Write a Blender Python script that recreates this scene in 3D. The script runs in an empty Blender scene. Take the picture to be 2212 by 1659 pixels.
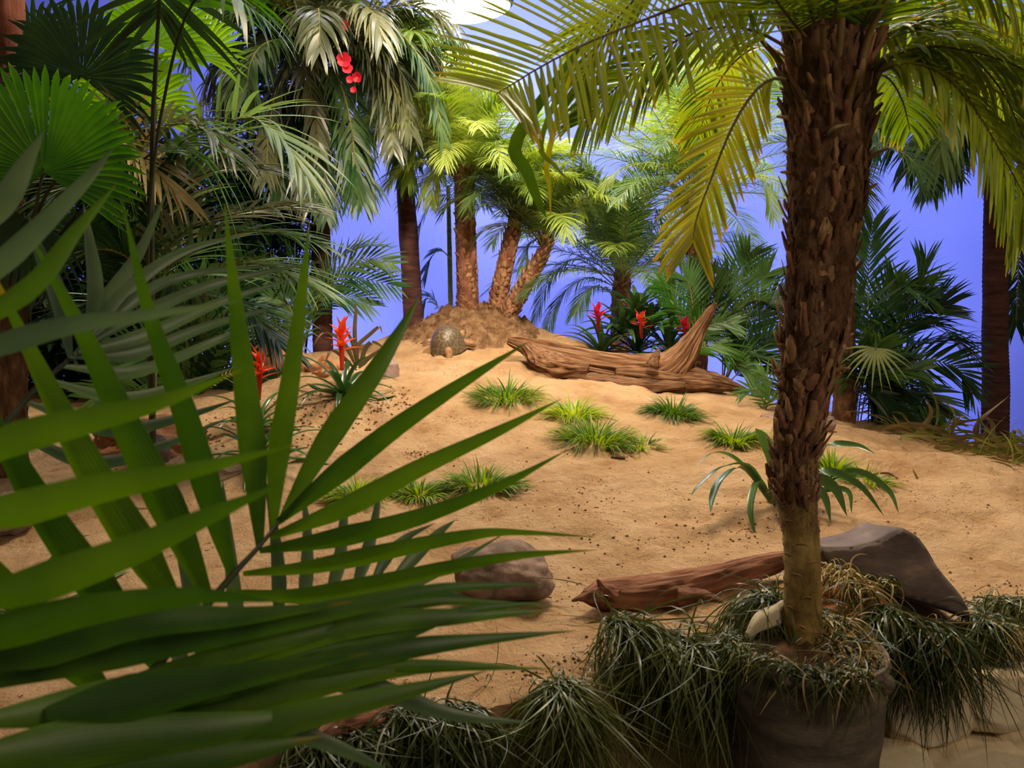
import bpy, math, random
import numpy as np
from mathutils import Vector, Matrix, noise
from math import radians as R, sin, cos, pi, sqrt, atan2

# ------------------------------------------------------------------ camera, world, lights
SC = bpy.context.scene
COL = SC.collection
FPX = 1800.0                      # focal length in pixels of the 2212 x 1659 frame
PITCH = R(-5.0)
CAMZ = 1.5
cd = bpy.data.cameras.new('camera'); cam = bpy.data.objects.new('camera', cd); COL.objects.link(cam)
cam.location = (0, 0, CAMZ); cam.rotation_euler = (R(90) + PITCH, 0, 0)
cd.sensor_width = 36.0; cd.lens = 36.0 * FPX / 2212.0
cd.clip_start = 0.02
cd.dof.use_dof = True; cd.dof.focus_distance = 3.2; cd.dof.aperture_fstop = 9.0
SC.camera = cam

w = bpy.data.worlds.new('studio'); SC.world = w; w.use_nodes = True
w.node_tree.nodes['Background'].inputs[0].default_value = (1.0, 0.86, 0.68, 1)
w.node_tree.nodes['Background'].inputs[1].default_value = 0.13
SC.view_settings.view_transform = 'Standard'
SC.view_settings.look = 'None'
SC.view_settings.gamma = 1.0
SC.view_settings.use_curve_mapping = False
SC.view_settings.exposure = 0.0

def area(name, loc, target, power, size, color=(1, 1, 1), sy=None, spread=None):
    l = bpy.data.lights.new(name, 'AREA'); l.energy = power; l.size = size; l.color = color
    if sy: l.shape = 'RECTANGLE'; l.size_y = sy
    if spread: l.spread = R(spread)
    o = bpy.data.objects.new(name, l); COL.objects.link(o)
    o.location = loc
    o.rotation_euler = (Vector(target) - Vector(loc)).to_track_quat('-Z', 'Y').to_euler()
    return o

LAMP = Vector((-0.32, 5.55, 3.46))
area('lamp_light_key', (LAMP.x, LAMP.y - 0.06, LAMP.z - 0.02), (0.1, 3.0, 0.9), 200, 0.55, (1.0, 0.88, 0.68))
area('lamp_light_overhead', (0.7, 3.2, 4.6), (0.4, 2.9, 0.9), 150, 0.9, (1.0, 0.82, 0.58))
area('lamp_light_wash', (-0.6, 4.9, 4.8), (-0.4, 6.4, 2.3), 100, 2.6, (0.90, 0.88, 1.0), 0.4)
lp = bpy.data.lights.new('lamp_light_halo', 'POINT'); lp.energy = 42; lp.shadow_soft_size = 0.25; lp.color = (1.0, 0.93, 0.92)
lo_ = bpy.data.objects.new('lamp_light_halo', lp); COL.objects.link(lo_); lo_.location = (LAMP.x, LAMP.y + 0.05, LAMP.z - 0.42)
area('lamp_light_wash_right', (2.6, 4.7, 4.8), (2.4, 6.4, 1.4), 150, 2.4, (0.80, 0.92, 1.0), 0.4)
area('fill_light_wall_left', (-1.5, 5.6, 0.95), (-1.3, 6.4, 1.75), 42, 3.4, (0.88, 0.86, 1.0), 0.15)  # added strip hidden behind the sand, brightens the lower left wall
area('fill_light_wall_right', (1.9, 5.3, 0.5), (1.9, 6.4, 1.5), 34, 2.4, (0.85, 0.9, 1.0), 0.15)  # same kind of added fill for the lower right wall
area('fill_light_stage', (0.3, 0.9, 4.3), (0.0, 5.0, 1.7), 30, 0.5, (1.0, 0.84, 0.64), spread=52)  # added narrow fill for the back trunks, log and tortoise
area('fill_light_front', (2.2, -0.8, 3.0), (1.1, 1.8, 0.65), 32, 0.8, (1.0, 0.82, 0.60))  # added fill, aimed at the wall stones in the lower right
area('lamp_light_left', (-2.4, 4.4, 4.2), (-1.2, 2.9, 1.8), 62, 0.6, (1.0, 0.90, 0.68))

# ------------------------------------------------------------------ pixel helpers
def ray(u, v):
    a = (u - 1106.0) / FPX; b = (829.5 - v) / FPX
    y = cos(PITCH) - b * sin(PITCH); z = sin(PITCH) + b * cos(PITCH)
    return Vector((a / y, 1.0, z / y))
def P(u, v, Y):
    r = ray(u, v)
    return Vector((r.x * Y, Y, CAMZ + r.z * Y))
def PL(pts, Y0, Y1=None):
    if Y1 is None: Y1 = Y0
    n = len(pts) - 1
    return [P(u, v, Y0 + (Y1 - Y0) * i / n) for i, (u, v) in enumerate(pts)]

# ------------------------------------------------------------------ sand height field
CTRL = [(0,1600,1.45),(600,1580,1.5),(1000,1535,1.57),(1300,1440,1.72),(1600,1400,1.82),(1850,1385,1.85),(2100,1375,1.88),(2212,1340,1.98),
 (0,1250,2.1),(600,1250,2.1),(1100,1290,2.0),(1500,1215,2.2),(2000,1160,2.35),(2212,1180,2.3),
 (300,1020,2.9),(800,1100,2.5),(1300,1100,2.5),(1700,1080,2.55),(2212,1050,2.75),
 (600,920,3.3),(1000,950,3.15),(1300,960,3.1),(1600,950,3.1),(2000,980,3.1),(2212,992,3.3),
 (700,800,3.9),(880,800,3.9),(1100,860,3.6),(1400,860,3.75),(1600,868,3.8),(1850,925,3.6),(2100,980,3.35),
 (970,760,4.4),(1040,700,4.9),(900,722,4.8),(1140,738,4.6),(1350,815,4.3),(1600,850,4.3),(700,780,4.4),(820,772,4.5),(200,880,4.0)]
_c = np.array([tuple(P(*c)) for c in CTRL])
def _tps(r2): return 0.5 * r2 * np.log(r2 + 1e-9)
_n = len(_c)
_K = _tps(((_c[:, None, :2] - _c[None, :, :2]) ** 2).sum(-1)) + np.eye(_n) * 0.004
_Pm = np.hstack([np.ones((_n, 1)), _c[:, :2]])
_A = np.zeros((_n + 3, _n + 3)); _A[:_n, :_n] = _K; _A[:_n, _n:] = _Pm; _A[_n:, :_n] = _Pm.T
_w = np.linalg.solve(_A, np.concatenate([_c[:, 2], np.zeros(3)]))
CX = [-3.2, -1.6, -1.0, -0.18, 0.62, 1.18, 1.57, 2.15, 3.2]
CY = [4.2, 4.5, 4.75, 5.05, 4.7, 4.35, 3.95, 3.55, 3.3]
EX = [-3.2, -0.89, -0.42, -0.09, 0.17, 0.42, 0.85, 1.02, 1.25, 3.2]
EY = [1.40, 1.45, 1.50, 1.56, 1.66, 1.86, 1.88, 1.88, 1.93, 2.1]
def edge_y(x): return float(np.interp(x, EX, EY))
def base_z(x, y):
    x2 = min(max(x, -2.0), 2.2)
    r2 = (_c[:, 0] - x2) ** 2 + (_c[:, 1] - y) ** 2
    z = float(_tps(r2) @ _w[:_n] + _w[_n] + _w[_n + 1] * x2 + _w[_n + 2] * y)
    d = y - float(np.interp(x, CX, CY))
    if d > 0: z -= 1.1 * d * d + 0.25 * d
    return max(z, 0.35)
def sand_z(x, y):
    z = base_z(x, y)
    z += 0.024 * noise.noise(Vector((x * 3.1, y * 4.2, 0.3)))
    z += 0.015 * noise.noise(Vector((x * 9, y * 11, 5)))
    z += 0.0065 * noise.noise(Vector((x * 24, y * 28, 9)))
    k = noise.noise(Vector((x * 6.5, y * 7.5, 20)))
    if k > 0.22: z -= (k - 0.22) * 0.055
    return z
def on_sand(u, v, y0=1.5, y1=5.2):
    r = ray(u, v); Y = y0
    while Y < y1:
        if CAMZ + r.z * Y <= base_z(r.x * Y, Y): break
        Y += 0.01
    return Vector((r.x * Y, Y, sand_z(r.x * Y, Y)))

# ------------------------------------------------------------------ mesh building
class MB:
    def __init__(s): s.v = []; s.f = []; s.uv = []; s.m = []
    def add(s, verts, faces, uvs=None, mi=0):
        b = len(s.v); s.v += [tuple(p) for p in verts]
        s.uv += (uvs if uvs else [(0.5, 0.5)] * len(verts))
        s.f += [tuple(b + i for i in f) for f in faces]; s.m += [mi] * len(faces)
    def build(s, name, mats, parent=None, smooth=True, loc=None):
        if loc is not None:
            L = Vector(loc); vv = [(p[0] - L.x, p[1] - L.y, p[2] - L.z) for p in s.v]
        else: vv = s.v
        me = bpy.data.meshes.new(name); me.from_pydata(vv, [], s.f)
        if not isinstance(mats, (list, tuple)): mats = [mats]
        for m in mats: me.materials.append(m)
        me.polygons.foreach_set('material_index', s.m)
        if smooth: me.polygons.foreach_set('use_smooth', [True] * len(s.f))
        ul = me.uv_layers.new(name='UVMap')
        idx = np.empty(len(me.loops), dtype=np.int32); me.loops.foreach_get('vertex_index', idx)
        ul.data.foreach_set('uv', np.array(s.uv, dtype=np.float32)[idx].ravel())
        me.update()
        o = bpy.data.objects.new(name, me); COL.objects.link(o)
        if loc is not None: o.location = L
        if parent is not None:
            o.parent = parent
            if loc is None: 
                pl = wloc(parent); o.location = -pl
        return o
def wloc(o):
    l = o.location.copy()
    while o.parent: o = o.parent; l += o.location
    return l
def tag(o, label=None, cat=None, group=None, kind=None):
    if label: o['label'] = label
    if cat: o['category'] = cat
    if group: o['group'] = group
    if kind: o['kind'] = kind
    return o
def thing(name, loc, label, cat, group=None):
    o = bpy.data.objects.new(name, None); COL.objects.link(o); o.location = loc; o.empty_display_size = 0.05
    return tag(o, label, cat, group)

def spline(pts, m):
    pts = [Vector(p) for p in pts]
    if len(pts) == 2: pts = [pts[0], pts[0].lerp(pts[1], .5), pts[1]]
    q = [pts[0] * 2 - pts[1]] + pts + [pts[-1] * 2 - pts[-2]]
    out = []; n = len(pts) - 1
    for i in range(m + 1):
        t = i / m * n; k = min(int(t), n - 1); f = t - k
        a, b, c, d = q[k], q[k + 1], q[k + 2], q[k + 3]
        out.append(0.5 * ((2 * b) + (c - a) * f + (2 * a - 5 * b + 4 * c - d) * f * f + (3 * b - a - 3 * c + d) * f ** 3))
    return out
def lerplist(vals, t):
    n = len(vals) - 1; x = t * n; k = min(int(x), n - 1); f = x - k
    return vals[k] * (1 - f) + vals[k + 1] * f
def frames(ps):
    T = [(ps[min(i + 1, len(ps) - 1)] - ps[max(i - 1, 0)]).normalized() for i in range(len(ps))]
    ref = Vector((0, -1, 0)) if abs(T[0].y) < 0.9 else Vector((0, 0, 1))
    a = T[0].cross(ref).normalized(); out = []
    for t in T:
        a = (a - t * a.dot(t)).normalized(); out.append((t, a, t.cross(a)))
    return out
def tube(mb, pts, radii, seg=8, m=None, disp=None, mi=0, cap=True, flat=1.0):
    m = m or max(6, (len(pts) - 1) * 4)
    ps = spline(pts, m); fr = frames(ps); V = []; U = []; F = []
    for i, (p, (t, a, b)) in enumerate(zip(ps, fr)):
        tt = i / m; r = lerplist(radii, tt)
        for j in range(seg):
            th = 2 * pi * j / seg
            rr = r * (disp(th, tt, p) if disp else 1.0)
            V.append(p + a * cos(th) * rr + b * sin(th) * rr * flat); U.append((j / seg, tt))
    for i in range(m):
        for j in range(seg):
            k = (j + 1) % seg; F.append((i * seg + j, i * seg + k, (i + 1) * seg + k, (i + 1) * seg + j))
    if cap:
        V += [ps[0], ps[-1]]; U += [(.5, 0), (.5, 1)]; n0 = len(V) - 2
        for j in range(seg):
            k = (j + 1) % seg; F.append((n0, k, j)); F.append((n0 + 1, m * seg + j, m * seg + k))
    mb.add(V, F, U, mi)

def ribbon(mb, ps, w, wd, prof=None, fold=0.0, mi=0, nrm=None):
    """a leaf blade along ps; wd = width direction; fold > 0 gives a V-shaped cross section"""
    n = len(ps) - 1; V = []; U = []; F = []
    for i, p in enumerate(ps):
        t = i / n
        pr = prof(t) if prof else min(1.0, 3.5 * t + 0.35) * (1 - t ** 2.6)
        T = (ps[min(i + 1, n)] - ps[max(i - 1, 0)])
        if T.length < 1e-9: T = Vector((0, 0, 1))
        T.normalize()
        d = wd - T * wd.dot(T)
        if d.length < 1e-6: d = T.orthogonal()
        d = d.normalized() * (w * 0.5 * max(pr, 0.02))
        if fold:
            nn = T.cross(d).normalized() * (d.length * fold)
            V += [p - d + nn, p, p + d + nn]; U += [(0, t), (.5, t), (1, t)]
        else:
            V += [p - d, p + d]; U += [(0, t), (1, t)]
    c = 3 if fold else 2
    for i in range(n):
        for j in range(c - 1):
            F.append((i * c + j, i * c + j + 1, (i + 1) * c + j + 1, (i + 1) * c + j))
    mb.add(V, F, U, mi)

# ------------------------------------------------------------------ materials
def nm(name):
    m = bpy.data.materials.new(name); m.use_nodes = True; nt = m.node_tree
    for n in list(nt.nodes): nt.nodes.remove(n)
    out = nt.nodes.new('ShaderNodeOutputMaterial')
    return m, nt, out
def N(nt, t, **kw):
    n = nt.nodes.new(t)
    for k, v in kw.items(): setattr(n, k, v)
    return n
def srgb(r, g, b):
    f = lambda c: ((c / 255 + 0.055) / 1.055) ** 2.4 if c > 10 else c / 255 / 12.92
    return (f(r), f(g), f(b), 1)
def ramp(nt, stops):
    r = N(nt, 'ShaderNodeValToRGB'); e = r.color_ramp.elements
    e[0].position, e[0].color = stops[0]; e[1].position, e[1].color = stops[-1]
    for s in stops[1:-1]:
        k = e.new(s[0]); k.color = s[1]
    return r
def leaf_mat(name, c1, c2, tip=None, tip_at=0.85, trans=0.35, rough=0.4, stripes=0.0, spec=0.4, tcol=None, hue=0.485):
    m, nt, out = nm(name); L = nt.links.new
    oi = N(nt, 'ShaderNodeObjectInfo'); tc = N(nt, 'ShaderNodeTexCoord')
    no = N(nt, 'ShaderNodeTexNoise'); no.inputs['Scale'].default_value = 9; no.inputs['Detail'].default_value = 3
    L(tc.outputs['Object'], no.inputs['Vector'])
    ad = N(nt, 'ShaderNodeMath', operation='ADD'); L(no.outputs['Fac'], ad.inputs[0])
    mu = N(nt, 'ShaderNodeMath', operation='MULTIPLY_ADD'); L(oi.outputs['Random'], mu.inputs[0]); mu.inputs[1].default_value = 0.5; mu.inputs[2].default_value = -0.25
    L(mu.outputs[0], ad.inputs[1])
    rp = ramp(nt, [(0.25, c1), (0.75, c2)]); L(ad.outputs[0], rp.inputs[0]); col = rp.outputs[0]
    sx = N(nt, 'ShaderNodeSeparateXYZ'); L(tc.outputs['UV'], sx.inputs[0])
    if stripes:
        ml = N(nt, 'ShaderNodeMath', operation='MULTIPLY'); L(sx.outputs[0], ml.inputs[0]); ml.inputs[1].default_value = 60
        sn = N(nt, 'ShaderNodeMath', operation='SINE'); L(ml.outputs[0], sn.inputs[0])
        mr = N(nt, 'ShaderNodeMapRange'); L(sn.outputs[0], mr.inputs[0]); mr.inputs[1].default_value = -1; mr.inputs[3].default_value = 1 - stripes; mr.inputs[4].default_value = 1
        mm = N(nt, 'ShaderNodeMix', data_type='RGBA', blend_type='MULTIPLY'); mm.inputs[0].default_value = 1
        L(col, mm.inputs[6]); L(mr.outputs[0], mm.inputs[7]); col = mm.outputs[2]
    if tip:
        n2 = N(nt, 'ShaderNodeTexNoise'); n2.inputs['Scale'].default_value = 14; L(tc.outputs['Object'], n2.inputs['Vector'])
        a2 = N(nt, 'ShaderNodeMath', operation='MULTIPLY_ADD'); L(n2.outputs['Fac'], a2.inputs[0]); a2.inputs[1].default_value = 0.5; L(sx.outputs[1], a2.inputs[2])
        mr = N(nt, 'ShaderNodeMapRange'); L(a2.outputs[0], mr.inputs[0]); mr.inputs[1].default_value = tip_at + .2; mr.inputs[2].default_value = tip_at + 0.36
        mx = N(nt, 'ShaderNodeMix', data_type='RGBA'); L(mr.outputs[0], mx.inputs[0]); L(col, mx.inputs[6]); mx.inputs[7].default_value = tip; col = mx.outputs[2]
    pb = N(nt, 'ShaderNodeBsdfPrincipled'); L(col, pb.inputs['Base Color']); pb.inputs['Roughness'].default_value = rough
    pb.inputs['Specular IOR Level'].default_value = spec
    tr = N(nt, 'ShaderNodeBsdfTranslucent')
    hs = N(nt, 'ShaderNodeHueSaturation'); hs.inputs['Hue'].default_value = hue; hs.inputs['Saturation'].default_value = 1.15; hs.inputs['Value'].default_value = 1.6
    L(col, hs.inputs['Color']); L(hs.outputs[0], tr.inputs[0])
    ms = N(nt, 'ShaderNodeMixShader'); ms.inputs[0].default_value = trans; L(pb.outputs[0], ms.inputs[1]); L(tr.outputs[0], ms.inputs[2])
    L(ms.outputs[0], out.inputs[0])
    return m
def noisy(name, stops, scale=8, detail=6, rough=0.8, bump=0.3, bscale=None, stretch=(1, 1, 1), bdist=0.01, kind='NOISE', spec=0.3, coord='Object'):
    m, nt, out = nm(name); L = nt.links.new
    tc = N(nt, 'ShaderNodeTexCoord'); mp = N(nt, 'ShaderNodeMapping'); mp.inputs['Scale'].default_value = stretch
    L(tc.outputs[coord], mp.inputs[0])
    no = N(nt, 'ShaderNodeTexNoise'); no.inputs['Scale'].default_value = scale; no.inputs['Detail'].default_value = detail; no.inputs['Roughness'].default_value = 0.62
    L(mp.outputs[0], no.inputs['Vector'])
    rp = ramp(nt, stops); L(no.outputs['Fac'], rp.inputs[0])
    pb = N(nt, 'ShaderNodeBsdfPrincipled'); L(rp.outputs[0], pb.inputs['Base Color']); pb.inputs['Roughness'].default_value = rough
    pb.inputs['Specular IOR Level'].default_value = spec
    n2 = N(nt, 'ShaderNodeTexNoise'); n2.inputs['Scale'].default_value = bscale or scale * 3; n2.inputs['Detail'].default_value = 8; n2.inputs['Roughness'].default_value = 0.7
    L(mp.outputs[0], n2.inputs['Vector'])
    bp = N(nt, 'ShaderNodeBump'); bp.inputs['Strength'].default_value = bump; bp.inputs['Distance'].default_value = bdist
    L(n2.outputs['Fac'], bp.inputs['Height']); L(bp.outputs[0], pb.inputs['Normal']); L(pb.outputs[0], out.inputs[0])
    return m

M = {}
def sand_mat():
    m, nt, out = nm('sand'); L = nt.links.new; tc = N(nt, 'ShaderNodeTexCoord')
    def no(sc, det, ro=.6, d=0):
        n = N(nt, 'ShaderNodeTexNoise'); n.inputs['Scale'].default_value = sc; n.inputs['Detail'].default_value = det; n.inputs['Roughness'].default_value = ro; n.inputs['Distortion'].default_value = d
        L(tc.outputs['Object'], n.inputs['Vector']); return n
    a = no(5, 8, .65); rp = ramp(nt, [(0.3, srgb(184, 140, 98)), (0.45, srgb(208, 165, 120)), (0.6, srgb(222, 181, 136)), (0.8, srgb(232, 196, 152))]); L(a.outputs['Fac'], rp.inputs[0])
    # dark grains and crumbs gathered in patches
    g = no(95, 3, .6, .4); p = no(3.2, 4, .6)
    ma = N(nt, 'ShaderNodeMath', operation='MULTIPLY_ADD'); L(p.outputs['Fac'], ma.inputs[0]); ma.inputs[1].default_value = 0.55; L(g.outputs['Fac'], ma.inputs[2])
    mr = N(nt, 'ShaderNodeMapRange'); L(ma.outputs[0], mr.inputs[0]); mr.inputs[1].default_value = 0.93; mr.inputs[2].default_value = 1.02
    mx = N(nt, 'ShaderNodeMix', data_type='RGBA'); L(mr.outputs[0], mx.inputs[0]); L(rp.outputs[0], mx.inputs[6]); mx.inputs[7].default_value = srgb(128, 84, 48)
    pb = N(nt, 'ShaderNodeBsdfPrincipled'); L(mx.outputs[2], pb.inputs['Base Color']); pb.inputs['Roughness'].default_value = .95; pb.inputs['Specular IOR Level'].default_value = .1
    f = no(38, 9, .72, .2); c = no(13, 5, .6, .6)
    m2 = N(nt, 'ShaderNodeMath', operation='MULTIPLY_ADD'); L(c.outputs['Fac'], m2.inputs[0]); m2.inputs[1].default_value = 1.6; L(f.outputs['Fac'], m2.inputs[2])
    bp = N(nt, 'ShaderNodeBump'); bp.inputs['Strength'].default_value = 0.9; bp.inputs['Distance'].default_value = 0.028
    L(m2.outputs[0], bp.inputs['Height']); L(bp.outputs[0], pb.inputs['Normal']); L(pb.outputs[0], out.inputs[0]); return m
M['sand'] = sand_mat()
M['coir'] = noisy('coir', [(0.3, srgb(92, 66, 48)), (0.5, srgb(148, 112, 82)), (0.7, srgb(192, 154, 118))], 18, 8, 0.95, 0.9, 60, bdist=0.02, spec=0.1)
M['clay'] = noisy('clay', [(0.3, srgb(140, 88, 58)), (0.7, srgb(190, 130, 88))], 8, 6, 0.95, 0.6, 50, spec=0.1)
M['wall'] = noisy('blue_cloth', [(0.3, srgb(104, 116, 232)), (0.7, srgb(112, 124, 238))], 1.3, 2, 0.9, 0.15, 260, bdist=0.002, spec=0.1)
M['floor'] = noisy('dark_floor', [(0.3, srgb(34, 28, 25)), (0.7, srgb(52, 44, 38))], 4, 4, 0.8, 0.2)
M['frontleaf'] = leaf_mat('front_leaf', srgb(46, 84, 14), srgb(84, 120, 22), srgb(160, 120, 36), 1.0, 0.36, 0.42, 0.22)
M['greyleaf'] = leaf_mat('grey_leaf', srgb(60, 82, 54), srgb(94, 116, 74), None, 1, 0.25, 0.38, 0.14)
M['datefront'] = leaf_mat('date_leaf_front', srgb(96, 122, 44), srgb(140, 156, 62), srgb(190, 158, 66), 0.94, 0.38, 0.36)
M['dateyellow'] = leaf_mat('date_leaf_yellowing', srgb(124, 140, 34), srgb(176, 172, 54), srgb(206, 160, 60), 0.9, 0.45, 0.4)
M['rachis'] = noisy('leaf_stalk', [(0.3, srgb(84, 72, 40)), (0.7, srgb(120, 100, 60))], 14, 3, 0.6, 0.2)
M['dateback'] = leaf_mat('date_leaf_back', srgb(116, 142, 54), srgb(168, 184, 88), srgb(190, 180, 100), 1.05, 0.45, 0.4)
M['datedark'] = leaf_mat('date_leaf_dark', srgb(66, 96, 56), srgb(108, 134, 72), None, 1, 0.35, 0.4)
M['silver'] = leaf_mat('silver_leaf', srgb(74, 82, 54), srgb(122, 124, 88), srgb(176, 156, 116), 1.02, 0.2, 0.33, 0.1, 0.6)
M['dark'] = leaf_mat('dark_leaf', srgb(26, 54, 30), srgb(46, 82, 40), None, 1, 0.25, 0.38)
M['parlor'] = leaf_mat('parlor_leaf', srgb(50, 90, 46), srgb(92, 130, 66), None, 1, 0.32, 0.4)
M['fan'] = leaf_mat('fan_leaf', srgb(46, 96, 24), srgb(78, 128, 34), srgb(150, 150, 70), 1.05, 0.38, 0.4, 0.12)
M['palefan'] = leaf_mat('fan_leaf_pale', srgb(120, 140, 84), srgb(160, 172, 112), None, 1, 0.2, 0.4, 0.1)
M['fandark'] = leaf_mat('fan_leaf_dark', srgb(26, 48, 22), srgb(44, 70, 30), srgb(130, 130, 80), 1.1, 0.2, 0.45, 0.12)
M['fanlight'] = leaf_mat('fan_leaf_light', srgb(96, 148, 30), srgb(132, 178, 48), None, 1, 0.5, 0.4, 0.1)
M['grass'] = leaf_mat('grass_blade', srgb(108, 138, 36), srgb(172, 190, 66), srgb(180, 180, 80), 0.95, 0.4, 0.45)
M['grassdark'] = leaf_mat('grass_blade_dark', srgb(62, 98, 34), srgb(112, 140, 52), None, 1, 0.35, 0.45)
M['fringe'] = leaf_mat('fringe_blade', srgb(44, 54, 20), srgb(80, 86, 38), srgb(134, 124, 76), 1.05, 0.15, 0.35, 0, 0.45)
M['straw'] = leaf_mat('straw_blade', srgb(140, 118, 70), srgb(186, 164, 108), None, 1, 0.2, 0.5)
M['brom'] = leaf_mat('bromeliad_leaf', srgb(34, 66, 34), srgb(72, 104, 50), None, 1, 0.2, 0.25, 0.08, 0.7)
M['red'] = leaf_mat('red_bract', srgb(200, 40, 22), srgb(228, 74, 48), srgb(236, 120, 90), 1.1, 0.25, 0.4, hue=0.51)
M['crimson'] = leaf_mat('crimson_bract', srgb(150, 14, 34), srgb(190, 26, 48), None, 1, 0.3, 0.4)
M['pink'] = leaf_mat('pink_petal', srgb(214, 30, 60), srgb(240, 70, 90), None, 1, 0.35, 0.5, hue=0.5)
M['stemdark'] = noisy('dark_stem', [(0.3, srgb(34, 40, 20)), (0.7, srgb(62, 64, 32))], 20, 3, 0.5, 0.2)
M['stem'] = noisy('green_stem', [(0.3, srgb(104, 104, 42)), (0.7, srgb(146, 134, 64))], 20, 3, 0.5, 0.2)
M['cane'] = noisy('cane', [(0.3, srgb(70, 84, 34)), (0.7, srgb(120, 128, 56))], 10, 3, 0.5, 0.2, stretch=(1, 1, 6))
M['bark'] = noisy('fibrous_bark', [(0.3, srgb(62, 42, 30)), (0.5, srgb(108, 78, 56)), (0.72, srgb(156, 120, 90))], 30, 8, 0.9, 0.9, 70, (1, 1, 0.35), 0.015, spec=0.15)
M['ringbark'] = noisy('ringed_bark', [(0.3, srgb(58, 36, 34)), (0.6, srgb(92, 60, 54)), (0.8, srgb(118, 82, 70))], 14, 6, 0.85, 0.5, 60, (0.6, 0.6, 3.5), 0.008, spec=0.15)
M['datebark'] = noisy('date_palm_bark', [(0.3, srgb(76, 42, 32)), (0.5, srgb(128, 82, 62)), (0.72, srgb(178, 132, 104))], 26, 8, 0.9, 0.9, 60, (1, 1, 0.4), 0.015, spec=0.15)
M['redbark'] = noisy('red_fibre_bark', [(0.3, srgb(96, 50, 38)), (0.6, srgb(150, 88, 66)), (0.8, srgb(182, 124, 98))], 12, 6, 0.9, 0.8, 50, (1, 1, 0.25), 0.01)
M['boot'] = noisy('leaf_base', [(0.3, srgb(112, 76, 50)), (0.7, srgb(176, 138, 98))], 24, 6, 0.85, 0.6, 60, (1, 1, .4), spec=0.15)
M['nude'] = noisy('smooth_trunk', [(0.3, srgb(92, 72, 34)), (0.5, srgb(146, 118, 62)), (0.7, srgb(186, 156, 98))], 26, 8, 0.75, 0.9, 60, (1, 1, 0.4), 0.008)
M['wood'] = noisy('driftwood', [(0.34, srgb(74, 46, 32)), (0.45, srgb(140, 98, 68)), (0.58, srgb(178, 134, 98)), (0.75, srgb(214, 178, 140))], 14, 10, 0.85, 1.0, 18, (0.22, 1, 1), 0.02, coord='UV', spec=0.2)
M['wood'].node_tree.nodes['Mapping'].inputs['Scale'].default_value = (2.6, 0.45, 1)
M['redwood'] = noisy('red_driftwood', [(0.3, srgb(80, 48, 36)), (0.5, srgb(144, 96, 72)), (0.75, srgb(184, 134, 106))], 12, 9, 0.85, 0.8, 22, (1.4, 0.3, 1), 0.01, coord='UV', spec=0.2)
M['slate'] = noisy('slate', [(0.3, srgb(74, 62, 58)), (0.55, srgb(112, 94, 86)), (0.75, srgb(164, 136, 120))], 6, 8, 0.75, 0.4, 30, (1, 1, 2.5))
M['boulder'] = noisy('mossy_boulder', [(0.3, srgb(76, 66, 52)), (0.5, srgb(128, 104, 90)), (0.7, srgb(168, 138, 120))], 10, 9, 0.9, 0.8, 34)
M['purple'] = noisy('mauve_rock', [(0.3, srgb(112, 90, 84)), (0.7, srgb(170, 142, 128))], 12, 6, 0.85, 0.5, 30)
M['pale'] = noisy('pale_stone', [(0.3, srgb(196, 172, 136)), (0.7, srgb(228, 210, 176))], 5, 6, 0.9, 0.35, 24)
M['burlap'] = noisy('burlap', [(0.3, srgb(76, 66, 56)), (0.7, srgb(126, 110, 92))], 9, 6, 0.95, 0.5, 60, (1, 1, 3), 0.01)
M['cloth'] = noisy('pale_cloth', [(0.3, srgb(150, 136, 108)), (0.7, srgb(196, 182, 150))], 9, 4, 0.9, 0.4, 30)
M['soil'] = noisy('soil', [(0.3, srgb(60, 42, 28)), (0.7, srgb(124, 92, 60))], 30, 6, 0.95, 0.9, 70)
M['soilcrumb'] = noisy('soil_crumb', [(0.3, srgb(104, 68, 42)), (0.7, srgb(150, 106, 70))], 30, 6, 0.95, 0.9, 70)
M['metal'] = noisy('black_metal', [(0.3, srgb(30, 30, 32)), (0.7, srgb(44, 44, 46))], 20, 2, 0.5, 0.05)

def emis(name, col, s):
    m, nt, out = nm(name); e = N(nt, 'ShaderNodeEmission'); e.inputs[0].default_value = col; e.inputs[1].default_value = s
    nt.links.new(e.outputs[0], out.inputs[0]); return m
M['glow'] = emis('lamp_face', (1.0, 0.97, 0.98, 1), 20)

def shell_mat():
    m, nt, out = nm('tortoise_shell'); L = nt.links.new
    tc = N(nt, 'ShaderNodeTexCoord')
    vo = N(nt, 'ShaderNodeTexVoronoi', feature='DISTANCE_TO_EDGE'); vo.inputs['Scale'].default_value = 22; vo.inputs['Randomness'].default_value = 0.45
    L(tc.outputs['Object'], vo.inputs['Vector'])
    rp = ramp(nt, [(0.0, srgb(134, 116, 88)), (0.04, srgb(100, 86, 64)), (0.12, srgb(80, 68, 52)), (0.4, srgb(112, 92, 68)), (1.0, srgb(128, 106, 80))]); L(vo.outputs['Distance'], rp.inputs[0])
    pb = N(nt, 'ShaderNodeBsdfPrincipled'); L(rp.outputs[0], pb.inputs['Base Color']); pb.inputs['Roughness'].default_value = 0.38
    bp = N(nt, 'ShaderNodeBump'); bp.inputs['Strength'].default_value = 0.6; bp.inputs['Distance'].default_value = 0.006
    L(vo.outputs['Distance'], bp.inputs['Height']); L(bp.outputs[0], pb.inputs['Normal']); L(pb.outputs[0], out.inputs[0])
    return m
M['shell'] = shell_mat()
M['skin'] = noisy('tortoise_skin', [(0.3, srgb(110, 78, 50)), (0.7, srgb(176, 132, 90))], 40, 4, 0.7, 0.7, 120, bdist=0.003)

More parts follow.
